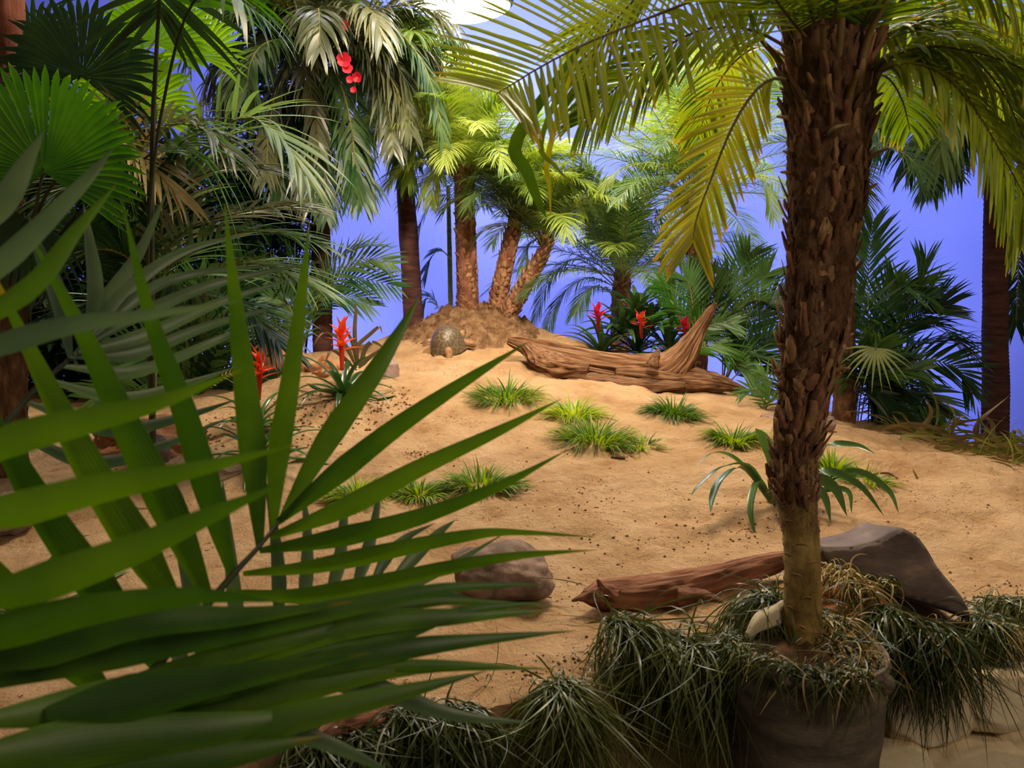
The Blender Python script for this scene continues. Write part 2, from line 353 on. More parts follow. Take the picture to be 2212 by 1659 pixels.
# ------------------------------------------------------------------ the setting
def struct(o): o['kind'] = 'structure'; return o
mb = MB()
mb.add([(-9, -2.5, 0), (9, -2.5, 0), (9, 6.6, 0), (-9, 6.6, 0)], [(0, 1, 2, 3)])
struct(mb.build('floor', M['floor'], smooth=False))
mb = MB()
V = []; F = []; nx, nz = 60, 20
for i in range(nx + 1):
    for k in range(nz + 1):
        x = -7 + 14 * i / nx; z = 5.4 * k / nz
        V.append((x, 6.35 + 0.02 * sin(x * 1.7) + 0.012 * sin(x * 4.1 + 1), z))
for i in range(nx):
    for k in range(nz):
        a = i * (nz + 1) + k; F.append((a, a + nz + 1, a + nz + 2, a + 1))
mb.add(V, F, [(v[0], v[2]) for v in V])
o = struct(mb.build('wall_back', M['wall']))
sm = o.modifiers.new('thickness', 'SOLIDIFY'); sm.thickness = 0.06

def build_sand():
    X0, X1, nx = -3.0, 3.0, 400
    ny = 300; mb = MB(); V = []; F = []; U = []
    for j in range(ny + 1):
        t = j / ny
        for i in range(nx + 1):
            x = X0 + (X1 - X0) * i / nx
            y0 = edge_y(x); y1 = 5.95
            y = y0 + (y1 - y0) * t
            V.append((x, y, sand_z(x, y))); U.append((x, y))
    for j in range(ny):
        for i in range(nx):
            a = j * (nx + 1) + i; F.append((a, a + 1, a + nx + 2, a + nx + 1))
    mb.add(V, F, U)
    # the front bank, slumping down to the floor
    W = []; rows = 14
    for k in range(rows + 1):
        s = k / rows
        for i in range(nx + 1):
            v = V[i]; z = v[2] * (1 - s)
            out = 0.05 * sqrt(s) + 0.03 * noise.noise(Vector((v[0] * 7, z * 7, 2)))*min(1, s * 6)
            gap = max(0.0, 1 - abs(v[0] - .80) / .14)
            out -= .35 * min(1, gap * 2) * min(1, s * 4)  # bank hollowed inward to make a dark shaded strip beside the pot
            W.append((v[0], v[1] - out, z))
    G = []
    for k in range(rows):
        for i in range(nx):
            a = k * (nx + 1) + i; G.append((a + 1, a, a + nx + 1, a + nx + 2))
    mb.add(W, G, [(p[0], p[2]) for p in W])
    return mb.build('sand_bed', M['sand'])
struct(build_sand())

# ------------------------------------------------------------------ studio lamp
t = thing('studio_lamp', LAMP, 'glaring white studio lamp hanging above the palms at the top of the blue wall', 'lamp')
mb = MB(); n = 32; V = [(0, 0, 0)]; F = []
Rl, zoff = 0.34, 0.0
prof = [(0.30, 0.0), (0.33, 0.02), (0.33, 0.10), (0.22, 0.22), (0.05, 0.26)]
V = []
for r_, h in prof:
    for j in range(n): V.append((cos(2 * pi * j / n) * r_, sin(2 * pi * j / n) * r_, h))
for i in range(len(prof) - 1):
    for j in range(n):
        k = (j + 1) % n; F.append((i * n + j, i * n + k, (i + 1) * n + k, (i + 1) * n + j))
mb.add(V, F); hs = mb.build('housing', M['metal'], t, loc=(0, 0, 0.02)); 
mb = MB(); V = [(0, 0, -0.09)]; F = []
for i in range(1, 6):
    for j in range(n): rr = 0.31 * i / 5; V.append((cos(2 * pi * j / n) * rr, sin(2 * pi * j / n) * rr, -0.09 * (1 - (i / 5) ** 2)))
for j in range(n): F.append((0, 1 + (j + 1) % n, 1 + j))
for i in range(4):
    for j in range(n):
        k = (j + 1) % n; F.append((1 + i * n + j, 1 + i * n + k, 1 + (i + 1) * n + k, 1 + (i + 1) * n + j))
mb.add(V, F); g = mb.build('lens', M['glow'], t, loc=(0, 0, 0.02)); g['label'] = 'glowing white lamp face'
mb = MB(); tube(mb, [(0, 0, 0.27), (0, 0, 1.3)], [0.015, 0.015], 8); mb.build('hanging_pole', M['metal'], t, loc=(0, 0, 0))

# ------------------------------------------------------------------ palms: fronds, trunks, crowns
def frond(parent, pts, nl, L, wd, mat, rng, a0=75, a1=25, lift=10, droop=0.25, t0=0.18, seg=5, stem_r=0.006, nrm=None, fold=0.0,
          stem_mat=None, jit=6, tipfac=0.45, m=36, prof=None, name='frond', basefac=0.55):
    """one feather leaf: leaflets in one mesh, the stem as its child"""
    ps = spline(pts, m); n = len(ps) - 1
    T = [(ps[min(i + 1, n)] - ps[max(i - 1, 0)]).normalized() for i in range(n + 1)]
    mb = MB()
    ref = Vector(nrm).normalized() if nrm is not None else None
    for i in range(nl):
        s = (i + 0.5) / nl; t = t0 + (1 - t0) * s
        x = t * n; k = min(int(x), n - 1); p = ps[k].lerp(ps[k + 1], x - k); Tn = T[k]
        if ref is not None: up = ref
        else:
            hz = Vector((Tn.x, Tn.y, 0)); up = Vector((0, 0, 1)) - hz * 0.2
        Nn = up - Tn * up.dot(Tn)
        if Nn.length < 0.05: Nn = Vector((0, -1, 0)) - Tn * Tn.dot(Vector((0, -1, 0)))
        Nn.normalize(); S = Tn.cross(Nn)
        if s < 0.35: lf = basefac + (1 - basefac) * sin(s / 0.35 * pi / 2)
        elif s > 0.6: lf = 1 - (1 - tipfac) * ((s - 0.6) / 0.4) ** 1.6
        else: lf = 1.0
        for sd in (-1, 1):
            ang = R(a0 + (a1 - a0) * s + rng.uniform(-jit, jit)); li = R(lift + rng.uniform(-jit, jit) * 1.3)
            d = Tn * cos(ang) + (S * sd * cos(li) + Nn * sin(li)) * sin(ang)
            ln = L * lf * rng.uniform(0.88, 1.08)
            dr = droop * rng.uniform(0.7, 1.3)
            lp = []
            q = p.copy(); dd = d.normalized()
            for e in range(seg + 1):
                lp.append(q.copy()); dd = (dd + Vector((0, 0, -1)) * dr * (2.0 / seg) * (0.4 + e / seg)).normalized(); q = q + dd * (ln / seg)
            wdir = (Tn - d * Tn.dot(d)).normalized() + Nn * rng.uniform(-0.25, 0.25)
            ribbon(mb, lp, wd * rng.uniform(0.85, 1.1), wdir, prof, fold)
    o = mb.build(name, mat, parent)
    sb = MB(); tube(sb, [ps[0], ps[n // 3], ps[2 * n // 3], ps[n]], [stem_r, stem_r * .8, stem_r * .55, stem_r * .25], 5, 14) if False else tube(sb, ps[::4] if n % 4 == 0 else ps, [stem_r, stem_r * .8, stem_r * .55, stem_r * .25], 5, 16)
    sb.build('stem', stem_mat or M['stem'], o)
    return o

def arc(C, az, el, L, dr, n=7):
    h = Vector((cos(az), sin(az), 0)); out = [C.copy()]; q = C.copy(); e = el
    for i in range(n):
        q = q + (h * cos(e) + Vector((0, 0, sin(e)))) * (L / n); out.append(q.copy()); e -= dr / n * (0.5 + i / n)
    return out

def crown(parent, C, n, L, rng, kind, mat, el0=80, el1=0, dr=1.4, azs=None, **kw):
    C = Vector(C)
    for i in range(n):
        f = i / max(1, n - 1)
        az = i * 2.39996 + rng.uniform(-.25, .25) if azs is None else azs[i % len(azs)] + rng.uniform(-.1, .1)
        el = R(el0 + (el1 - el0) * f + rng.uniform(-6, 6)); l = L * rng.uniform(0.85, 1.1) * (0.8 + 0.2 * sin(f * pi))
        pts = arc(C + Vector((cos(az), sin(az), 0)) * 0.02, az, el, l, dr * rng.uniform(.85, 1.15) * (0.65 + 0.5 * f))
        m_ = mat if not isinstance(mat, (list, tuple)) else mat[rng.randrange(len(mat))]
        if kind == 'date':
            a = dict(nl=58, L=0.20, wd=0.0075, a0=68, a1=26, lift=12, droop=0.42, seg=4, stem_r=0.004, t0=0.16, jit=9)
        elif kind == 'areca':
            a = dict(nl=26, L=0.30, wd=0.022, a0=62, a1=22, lift=16, droop=0.55, seg=5, stem_r=0.007, t0=0.18, jit=8)
        elif kind == 'foxtail':
            a = dict(nl=50, L=0.29, wd=0.019, a0=66, a1=30, lift=6, droop=0.85, seg=5, stem_r=0.007, t0=0.12, jit=12)
        else:
            a = dict(nl=20, L=0.24, wd=0.020, a0=58, a1=22, lift=10, droop=0.22, seg=4, stem_r=0.004, t0=0.22, jit=5)
        a.update(kw)
        frond(parent, pts, mat=m_, rng=rng, **a)

def trunk(parent, pts, radii, mat, rng, kind='ring', seg=20, boots=0, boot_len=0.03, name='trunk', m=None, bmat=None):
    mb = MB(); sd = rng.uniform(0, 50)
    length = sum((Vector(pts[i + 1]) - Vector(pts[i])).length for i in range(len(pts) - 1))
    m = m or int(length / 0.012)
    if kind == 'ring':
        def disp(th, t, p): return 1 + 0.05 * sin(t * length * 2 * pi / 0.022) * 0.6 + 0.08 * noise.noise(Vector((cos(th), sin(th), p.z * 6 + sd)))
    else:
        def disp(th, t, p):
            return 1 + 0.16 * noise.noise(Vector((cos(th) * 4, sin(th) * 4, p.z * 26 + sd))) + 0.10 * noise.noise(Vector((cos(th) * 9, sin(th) * 9, p.z * 60 + sd)))
    tube(mb, pts, radii, seg, m, disp)
    if boots:
        ps = spline(pts, 60); fr = frames(ps)
        for b in range(boots):
            t = (b + 0.5) / boots; x = t * 60; k = min(int(x), 59); p = ps[k].lerp(ps[k + 1], x - k); T, A, B = fr[k]
            th = b * 2.39996 + rng.uniform(-.2, .2); r = lerplist(radii, t)
            o = A * cos(th) + B * sin(th); sdv = T.cross(o)
            l = boot_len * rng.uniform(0.6, 1.5); w0 = r * rng.uniform(0.32, 0.5)
            ln = rng.uniform(0.35, 1.0)
            root = p + o * r * 0.85 - T * l * 0.3
            tip = root + T * l * 1.3 + o * l * ln
            th0 = l * 0.28
            V = [root - sdv * w0, root + sdv * w0, root + sdv * w0 * .8 + o * th0 * 1.2 - T * th0, root - sdv * w0 * .8 + o * th0 * 1.2 - T * th0]
            V2 = [tip - sdv * w0 * .35, tip + sdv * w0 * .35, tip + sdv * w0 * .3 + o * th0 * .5 - T * th0 * .5, tip - sdv * w0 * .3 + o * th0 * .5 - T * th0 * .5]
            mid = [a.lerp(c, 0.55) - o * th0 * 0.35 + T * th0 * .2 for a, c in zip(V, V2)]
            VV = V + mid + V2; FF = []
            for q in (0, 4):
                for j in range(4): k2 = (j + 1) % 4; FF.append((q + j, q + k2, q + 4 + k2, q + 4 + j))
            FF.append((8, 9, 10, 11)); FF.append((3, 2, 1, 0))
            mb.add(VV, FF, [(0.3, 0.3)] * 12, 1)
    return mb.build(name, [mat, bmat or M['boot']], parent)

def stub(parent, p, d, l, w_, mat, name='leaf_stub'):
    mb = MB(); p = Vector(p); d = Vector(d).normalized()
    tube(mb, [p, p + d * l * .5 + Vector((0, 0, l * .06)), p + d * l], [w_, w_ * .8, w_ * .35], 6, 6, flat=0.5)
    return mb.build(name, mat, parent)

def palm(name, base, top, radii, label, cat, tm, tk, mid=None, **kw):
    base = Vector(base); t = thing(name, base, label, cat, kw.pop('group', None))
    pts = [base] + [Vector(q) for q in (mid or [])] + [Vector(top)]
    trunk(t, pts, radii, tm, kw.pop('rng'), tk, **kw)
    return t

rnd = random.Random
def shaft(parent, top):
    mb = MB(); tube(mb, [top - Vector((0, 0, .02)), top + Vector((0, 0, .12)), top + Vector((0, 0, .30)), top + Vector((0, 0, .40))], [.053, .056, .036, .010], 18, 24)
    return mb.build('crownshaft', M['cane'], parent)
# ---- silvery drooping palm on the left (trunk at 695)
def ground_pt(u, v, Y):
    p = P(u, v, Y); return p
def floor_below(p, z=0.0): return Vector((p.x, p.y, z))

rg = rnd(11)
top = P(690, 215, 4.75); b = floor_below(P(697, 700, 4.75))
t = palm('drooping_palm', b, top, [0.060, 0.056, 0.052, 0.05], 'tall silvery drooping palm with pink flowers against its crown, left of centre', 'palm tree', M['ringbark'], 'ring', mid=[P(697, 700, 4.75), P(693, 450, 4.75)], rng=rg)
shaft(t, top)
crown(t, top + Vector((0, -.02, .2)), 30, 1.0, rg, 'foxtail', [M['silver'], M['silver'], M['datedark']], 86, 15, 2.6)
def fpx(parent, pts, Y0, Y1, mat, seed, **kw):
    return frond(parent, PL(pts, Y0, Y1), mat=mat, rng=rnd(seed), **kw)
FX = dict(nl=52, L=0.26, wd=0.018, a0=60, a1=28, lift=4, droop=0.7, seg=5, stem_r=0.008, t0=0.08, jit=12)
fpx(t, [(690, 90), (670, 60), (650, 110), (672, 200), (690, 330)], 4.7, 4.45, M['silver'], 1, **FX)
fpx(t, [(695, 70), (740, 60), (800, 130), (840, 240), (850, 330)], 4.7, 4.4, M['silver'], 2, **FX)
fpx(t, [(690, 70), (620, 50), (560, 80), (510, 150), (470, 240)], 4.7, 4.4, M['silver'], 3, **FX)
fpx(t, [(700, 60), (760, 30), (850, 60), (920, 150), (960, 300)], 4.7, 4.4, M['datedark'], 4, **FX)
fpx(t, [(690, 60), (600, 10), (520, 20), (450, 70)], 4.7, 4.3, M['dateback'], 5, **FX)
# upper
fpx(t, [(690, 60), (690, -40), (660, -90)], 4.7, 4.9, M['dateback'], 6, **FX)
for i_, (q_, m_) in enumerate([([(690, 120), (640, 110), (600, 180), (580, 290), (575, 380)], 'silver'), ([(690, 160), (720, 150), (750, 230), (765, 330), (760, 430)], 'datedark'), ([(690, 200), (670, 230), (665, 330), (668, 450)], 'silver'),
    ([(690, 130), (780, 100), (850, 180), (890, 290)], 'silver'), ([(690, 180), (640, 230), (600, 330), (610, 430)], 'dark'), ([(690, 210), (735, 260), (775, 350), (785, 440)], 'dark'), ([(690, 90), (570, 60), (480, 120), (430, 230), (410, 330)], 'silver'),
    ([(700, 60), (640, -10), (560, -20), (480, 20), (430, 90)], 'dateback'), ([(690, 170), (700, 250), (700, 350), (705, 470)], 'dark')]):
    fpx(t, q_, 4.7, 4.45, M[m_], 500 + i_, **FX)
# ---- slim smooth trunk beside it (880)
rg = rnd(12); top = P(872, 350, 5.2); b = floor_below(P(905, 700, 5.25))
t = palm('drooping_palm', b, top, [0.062, 0.062, 0.058, 0.052], 'slim drooping palm with smooth dark brown trunk just left of the sand mound', 'palm tree', M['ringbark'], 'ring', mid=[P(893, 700, 5.22), P(882, 500, 5.2)], rng=rg)
shaft(t, top)
crown(t, top + Vector((0, 0, .30)), 24, 0.72, rg, 'foxtail', [M['silver'], M['datedark'], M['dateback']], 88, 20, 2.3)
fpx(t, [(868, 230), (850, 120), (860, 60), (900, 40)], 5.2, 4.9, M['dateback'], 7, **FX)
fpx(t, [(868, 230), (890, 150), (925, 200), (955, 330)], 5.1, 4.9, M['silver'], 8, **FX)
fpx(t, [(868, 230), (860, 210), (870, 300), (880, 400)], 5.1, 4.95, M['datedark'], 9, **FX)
# ---- date palms in the middle
def date_palm(seed, base, mids, top, radii, label, n=20, L=0.75, mats=None, el0=84, el1=-12, dr=1.5, boots=230, **kw):
    rg = rnd(seed); top = Vector(top); t = palm('date_palm', base, top + Vector((0, 0, .10)), list(radii) + [radii[-1] * .35], label, 'palm tree', M['datebark'], 'fibre', mid=list(mids) + [top], rng=rg, boots=boots, boot_len=0.017, seg=22)
    crown(t, Vector(top) + Vector((0, 0, 0.0)), n, L, rg, 'date', mats or [M['dateback'], M['dateback'], M['datedark']], el0, el1, dr, **kw)
    return t
date_palm(21, P(1012, 700, 4.95), [P(1008, 560, 4.95)], P(1003, 385, 4.95), [0.066, 0.062, 0.058, 0.056], 'bright date palm with stout upright rough trunk on top of the mound', 36, 0.70, [M['dateback']], 82, 25, 1.9)
date_palm(22, P(1070, 690, 4.95), [P(1085, 600, 4.95)], P(1112, 480, 5.0), [0.056, 0.054, 0.046, 0.034], 'date palm with short leaning trunk, the middle one of three on the mound', 26, 0.66, None, 88, 48, 2.3)
date_palm(23, P(1092, 690, 4.9), [P(1125, 630, 4.92)], P(1178, 535, 4.98), [0.05, 0.05, 0.044, 0.03], 'date palm with the most slanted trunk, right of three on the mound', 26, 0.70, [M['datedark'], M['dateback']], 88, 45, 2.2)
date_palm(24, floor_below(P(1340, 700, 5.2)), [P(1340, 700, 5.2)], P(1345, 600, 5.2), [0.06, 0.06, 0.05], 'bushy dark date palm rising behind the red flowered bromeliads', 38, 0.95, [M['datedark'], M['datedark'], M['dateback']], 86, 10, 1.2, boots=60)
date_palm(25, floor_below(P(1508, 700, 4.9)), [P(1508, 600, 4.9), P(1506, 540, 4.9)], P(1500, 430, 4.9), [0.064, 0.062, 0.06, 0.056], 'large bright date palm behind the driftwood horn', 38, 1.05, [M['dateback'], M['dateback'], M['datedark']], 88, 5, 1.35)
def by_label(txt): return [o for o in COL.objects if txt in str(o.get('label', ''))][0]
DX = dict(nl=60, L=0.19, wd=0.0075, a0=60, a1=26, lift=8, droop=0.3, seg=4, stem_r=0.004, t0=0.12, jit=6)
t = by_label('large bright date palm'); 
for i_, (q_, nr, kw) in enumerate([([(1500, 400), (1506, 300), (1508, 200), (1500, 110)], (0, -1, 0), dict(a0=42, a1=20, droop=.05)), ([(1490, 410), (1430, 300), (1350, 262), (1260, 300)], None, dict(droop=.8)),
    ([(1510, 400), (1590, 340), (1650, 390), (1672, 470)], None, dict(droop=.6)), ([(1515, 400), (1590, 260), (1680, 180)], (0, -1, .3), {}), ([(1490, 400), (1440, 260), (1400, 140)], (0, -1, .3), {}), ([(1505, 400), (1550, 220), (1570, 110)], (0, -1, .3), {}),
    ([(1500, 410), (1440, 360), (1350, 360), (1290, 420)], None, dict(droop=.6)), ([(1495, 400), (1400, 330), (1330, 300), (1280, 240)], None, dict(droop=.5)), ([(1500, 400), (1480, 260), (1450, 130)], (0, -1, .2), {})]):
    a_ = dict(DX); a_.update(kw); a_['nrm'] = nr; fpx(t, q_, 4.85, 4.6, M['dateback'], 900 + i_, **a_)
t = by_label('middle one of three on the mound')
for i_, q_ in enumerate([[(1112, 480), (1150, 360), (1220, 320), (1290, 380)], [(1112, 480), (1090, 380), (1050, 350), (1010, 400)], [(1112, 480), (1130, 340), (1160, 250)], [(1112, 480), (1180, 400), (1230, 400), (1260, 460)]]):
    a_ = dict(DX); a_.update(droop=.6, nrm=None); fpx(t, q_, 4.95, 4.8, M['dateback'], 990 + i_, **a_)
t = by_label('bushy dark date palm')
for i_, (q_, nr, kw) in enumerate([([(1345, 610), (1352, 500), (1340, 400)], (0, -1, .1), {}), ([(1340, 600), (1270, 480), (1200, 450)], None, dict(droop=.7)), ([(1345, 590), (1300, 430), (1240, 400), (1170, 440)], None, dict(droop=.7)), ([(1345, 590), (1400, 420), (1450, 400), (1480, 440)], None, dict(droop=.7)),
    ([(1330, 620), (1250, 560), (1190, 600), (1150, 700)], None, dict(droop=.6)), ([(1330, 620), (1270, 600), (1210, 640), (1180, 720)], None, dict(droop=.7)), ([(1340, 610), (1400, 520), (1450, 520), (1480, 580)], None, dict(droop=.7)), ([(1345, 600), (1310, 500), (1280, 440)], (0, -1, .1), {}), ([(1335, 620), (1240, 520), (1150, 520), (1130, 600)], None, dict(droop=.6)),
    ([(1340, 620), (1420, 560), (1440, 620)], None, dict(droop=.6)), ([(1335, 640), (1280, 620), (1240, 680)], None, dict(droop=.6))]):
    a_ = dict(DX); a_.update(kw); a_['nrm'] = nr; fpx(t, q_, 5.15, 4.95, M['datedark'] if i_ % 3 else M['dateback'], 930 + i_, **a_)
t = by_label('stout upright rough trunk')
for i_, (q_, nr, kw) in enumerate([([(1000, 380), (985, 260), (950, 170)], (0, -1, .2), {}), ([(1000, 380), (1010, 250), (1020, 150)], (0, -1, .2), {}), ([(1000, 380), (1040, 260), (1090, 190)], (0, -1, .2), {}), ([(1000, 380), (950, 300), (900, 320), (880, 400)], None, dict(droop=.6)), ([(1005, 380), (1060, 300), (1120, 330), (1140, 410)], None, dict(droop=.6)), ([(1000, 380), (960, 340), (940, 380), (930, 440)], None, dict(droop=.6)), ([(1000, 380), (970, 240), (910, 190)], None, dict(droop=.4))]):
    a_ = dict(DX); a_.update(kw); a_['nrm'] = nr; fpx(t, q_, 4.92, 4.75, M['dateback'], 960 + i_, **a_)
# ---- dark cane palm behind the mound
rg = rnd(31); bse = P(975, 760, 5.5)
t = thing('cane_palm', bse, 'dark cane palm with thin green stems behind the trunk on the mound', 'palm tree')
for (u0, u1, r_) in ((975, 968, .016), (996, 985, .017)):
    mb = MB(); tube(mb, [P(u0, 770, 5.5), P((u0 + u1) / 2, 560, 5.5), P(u1, 400, 5.5)], [r_, r_, r_ * .8], 10, 40, lambda th, tt, p: 1 + 0.08 * max(0, sin(p.z * 60)) ** 8)
    mb.build('cane', M['cane'], t)
FD = dict(nl=20, L=0.2, wd=0.02, a0=60, a1=30, lift=6, droop=0.5, seg=4, stem_r=0.004, t0=0.2, jit=8)
fpx(t, [(975, 420), (940, 430), (910, 480), (895, 540)], 5.45, 5.4, M['dark'], 32, **FD)
fpx(t, [(975, 400), (950, 380), (925, 400), (905, 440)], 5.45, 5.4, M['dark'], 33, **FD)
fpx(t, [(975, 560), (950, 540), (930, 560), (915, 600)], 5.45, 5.4, M['dark'], 34, **FD)
fpx(t, [(970, 720), (945, 660), (925, 640), (912, 670)], 5.45, 5.4, M['dark'], 35, **FD)
fpx(t, [(985, 400), (1020, 400), (1050, 440)], 5.45, 5.4, M['dark'], 36, **FD)
# ---- ringed palm at the right edge and its dark crown
rg = rnd(41); top = P(2150, 385, 4.15); b = floor_below(P(2148, 950, 4.15))
t = palm('drooping_palm', b, top, [0.066, 0.064, 0.058, 0.052], 'ringed red-brown palm trunk at the right edge against the blue wall', 'palm tree', M['ringbark'], 'ring', mid=[P(2148, 950, 4.15), P(2150, 700, 4.15)], rng=rg)
shaft(t, top)
crown(t, top + Vector((0, 0, .28)), 24, 0.95, rg, 'foxtail', [M['dark'], M['dark'], M['datedark']], 85, 5, 2.1)
fpx(t, [(2145, 260), (2080, 230), (2010, 280), (1960, 370)], 4.1, 3.95, M['dark'], 42, **FX)
fpx(t, [(2145, 270), (2100, 270), (2060, 330), (2010, 400)], 4.1, 4.0, M['dark'], 43, **FX)
fpx(t, [(2150, 220), (2060, 140), (1960, 150), (1900, 220), (1880, 320)], 4.1, 4.0, M['dark'], 44, **FX)
fpx(t, [(2150, 350), (2190, 420), (2200, 560), (2195, 700)], 4.3, 4.4, M['dark'], 45, **FX)
# ---- trunk half hidden behind the potted palm
rg = rnd(51); top = P(1822, 330, 3.75); b = floor_below(P(1822, 870, 3.75))
t = palm('date_palm', b, top, [0.045, 0.05, 0.055, 0.06], 'brown palm trunk standing half hidden just behind the potted palm', 'palm tree', M['bark'], 'fibre', mid=[P(1824, 870, 3.75), P(1818, 700, 3.75)], rng=rg, boots=50, boot_len=0.02)
crown(t, top, 12, 0.6, rg, 'date', [M['datedark']], 84, 0, 1.6)

# ------------------------------------------------------------------ low bushy palms
def bush(name, base, fr, label, mat, seed, Y0, Y1, cat='palm', **kw):
    t = thing(name, base, label, cat)
    a = dict(nl=20, L=0.2, wd=0.018, a0=56, a1=24, lift=8, droop=0.15, seg=4, stem_r=0.004, t0=0.25, jit=5)
    a.update(kw); rg = rnd(seed)
    for i, pts in enumerate(fr):
        m_ = mat if not isinstance(mat, (list, tuple)) else mat[i % len(mat)]
        q = [Vector(base)] + [P(u, v, Y0 + (Y1 - Y0) * (k + 1) / len(pts) * rg.uniform(.6, 1.1)) for k, (u, v) in enumerate(pts)]
        frond(t, q, mat=m_, rng=rg, nrm=(None if i % 3 == 2 else (rg.uniform(-.3, .3), -1, rg.uniform(.1, .6))), **a)
    return t
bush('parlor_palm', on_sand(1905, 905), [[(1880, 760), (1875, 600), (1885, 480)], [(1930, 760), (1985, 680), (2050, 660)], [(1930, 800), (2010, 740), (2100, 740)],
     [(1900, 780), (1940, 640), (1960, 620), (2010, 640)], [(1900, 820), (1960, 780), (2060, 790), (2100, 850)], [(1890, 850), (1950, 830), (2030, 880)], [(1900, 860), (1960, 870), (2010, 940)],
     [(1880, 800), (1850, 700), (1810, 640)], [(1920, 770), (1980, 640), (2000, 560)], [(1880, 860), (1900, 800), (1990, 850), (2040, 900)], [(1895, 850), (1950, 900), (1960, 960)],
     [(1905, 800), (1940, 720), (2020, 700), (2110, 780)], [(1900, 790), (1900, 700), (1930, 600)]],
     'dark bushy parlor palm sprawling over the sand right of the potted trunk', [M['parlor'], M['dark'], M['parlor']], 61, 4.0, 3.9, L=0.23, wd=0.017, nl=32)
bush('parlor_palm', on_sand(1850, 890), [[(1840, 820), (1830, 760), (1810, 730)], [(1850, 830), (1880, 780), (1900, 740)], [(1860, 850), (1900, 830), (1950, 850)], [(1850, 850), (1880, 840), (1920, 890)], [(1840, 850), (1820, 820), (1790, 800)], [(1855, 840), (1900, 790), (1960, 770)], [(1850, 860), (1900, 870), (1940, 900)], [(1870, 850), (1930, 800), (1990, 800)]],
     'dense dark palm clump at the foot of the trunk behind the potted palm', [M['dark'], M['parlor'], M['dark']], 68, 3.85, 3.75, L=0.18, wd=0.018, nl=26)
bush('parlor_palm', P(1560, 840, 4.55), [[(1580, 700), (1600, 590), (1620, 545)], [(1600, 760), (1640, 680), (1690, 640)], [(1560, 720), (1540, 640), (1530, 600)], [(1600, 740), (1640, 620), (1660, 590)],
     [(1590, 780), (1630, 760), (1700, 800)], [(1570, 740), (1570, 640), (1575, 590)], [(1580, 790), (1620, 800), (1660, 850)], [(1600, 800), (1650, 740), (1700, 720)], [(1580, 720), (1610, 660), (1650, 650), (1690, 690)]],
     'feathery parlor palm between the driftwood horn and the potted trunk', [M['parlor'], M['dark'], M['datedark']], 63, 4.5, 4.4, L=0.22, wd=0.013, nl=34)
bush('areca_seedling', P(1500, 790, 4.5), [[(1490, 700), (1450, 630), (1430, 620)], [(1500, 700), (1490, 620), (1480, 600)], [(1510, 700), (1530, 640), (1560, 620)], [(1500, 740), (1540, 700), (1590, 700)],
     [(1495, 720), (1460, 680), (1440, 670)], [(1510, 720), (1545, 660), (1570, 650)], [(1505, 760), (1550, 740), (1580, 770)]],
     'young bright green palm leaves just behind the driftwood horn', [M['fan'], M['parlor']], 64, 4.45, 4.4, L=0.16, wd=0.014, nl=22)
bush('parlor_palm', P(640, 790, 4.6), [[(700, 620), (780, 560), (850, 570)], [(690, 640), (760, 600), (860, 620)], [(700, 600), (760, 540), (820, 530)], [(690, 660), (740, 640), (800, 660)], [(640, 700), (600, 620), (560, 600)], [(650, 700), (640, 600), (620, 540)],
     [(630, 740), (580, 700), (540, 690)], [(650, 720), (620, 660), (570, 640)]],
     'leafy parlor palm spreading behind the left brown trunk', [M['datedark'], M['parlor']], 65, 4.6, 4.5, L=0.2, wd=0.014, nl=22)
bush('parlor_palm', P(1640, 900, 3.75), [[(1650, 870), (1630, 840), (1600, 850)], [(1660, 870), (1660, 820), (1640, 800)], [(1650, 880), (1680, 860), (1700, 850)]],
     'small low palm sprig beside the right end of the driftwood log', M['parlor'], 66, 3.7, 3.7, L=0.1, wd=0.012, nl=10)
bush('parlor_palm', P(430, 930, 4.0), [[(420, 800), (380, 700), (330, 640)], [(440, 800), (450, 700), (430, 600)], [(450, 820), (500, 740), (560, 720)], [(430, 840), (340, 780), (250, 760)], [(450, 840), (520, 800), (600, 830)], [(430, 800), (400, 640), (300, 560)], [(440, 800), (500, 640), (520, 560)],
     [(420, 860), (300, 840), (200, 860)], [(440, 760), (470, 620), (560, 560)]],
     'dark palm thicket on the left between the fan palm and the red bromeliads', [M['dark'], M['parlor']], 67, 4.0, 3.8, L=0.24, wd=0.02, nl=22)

def shrub(base, cen, size, n, leaf, label, seed, mat):
    rg = rnd(seed); t = thing('leafy_shrub', base, label, 'shrub'); mb = MB(); cen = Vector(cen); base = Vector(base)
    sm_ = MB()
    for k in range(16):
        e = cen + Vector((rg.uniform(-.9, .9) * size[0], rg.uniform(-.9, .9) * size[1], rg.uniform(-.6, .95) * size[2])); md = base.lerp(e, .5) + Vector((rg.uniform(-.08, .08), 0, .08))
        tube(sm_, [base, md, e], [.012, .007, .003], 6, 12)
    sm_.build('stems', M['stemdark'], t)
    for i in range(n):
        a = rg.uniform(0, 2 * pi); u = rg.uniform(-1, 1); r3 = rg.random() ** .4; q = sqrt(1 - u * u)
        c = cen + Vector((cos(a) * q * size[0], sin(a) * q * size[1], u * size[2])) * r3
        az = rg.uniform(0, 2 * pi); l = leaf * rg.uniform(.6, 1.2)
        ribbon(mb, arc(c, az, R(rg.uniform(-40, 60)), l, 1.2, 3), l * .34, Vector((-sin(az), cos(az), rg.uniform(-.4, .4))), lambda t_: sin(pi * min(1, .12 + .88 * t_)) ** .7, 0)
    mb.build('foliage', mat, t); return t
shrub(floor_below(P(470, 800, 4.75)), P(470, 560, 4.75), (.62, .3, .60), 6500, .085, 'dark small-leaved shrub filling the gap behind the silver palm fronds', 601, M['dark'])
shrub(floor_below(P(180, 800, 4.5)), P(170, 480, 4.5), (.60, .3, .85), 5000, .10, 'dark leafy shrub behind the fan palm leaves', 602, M['dark'])
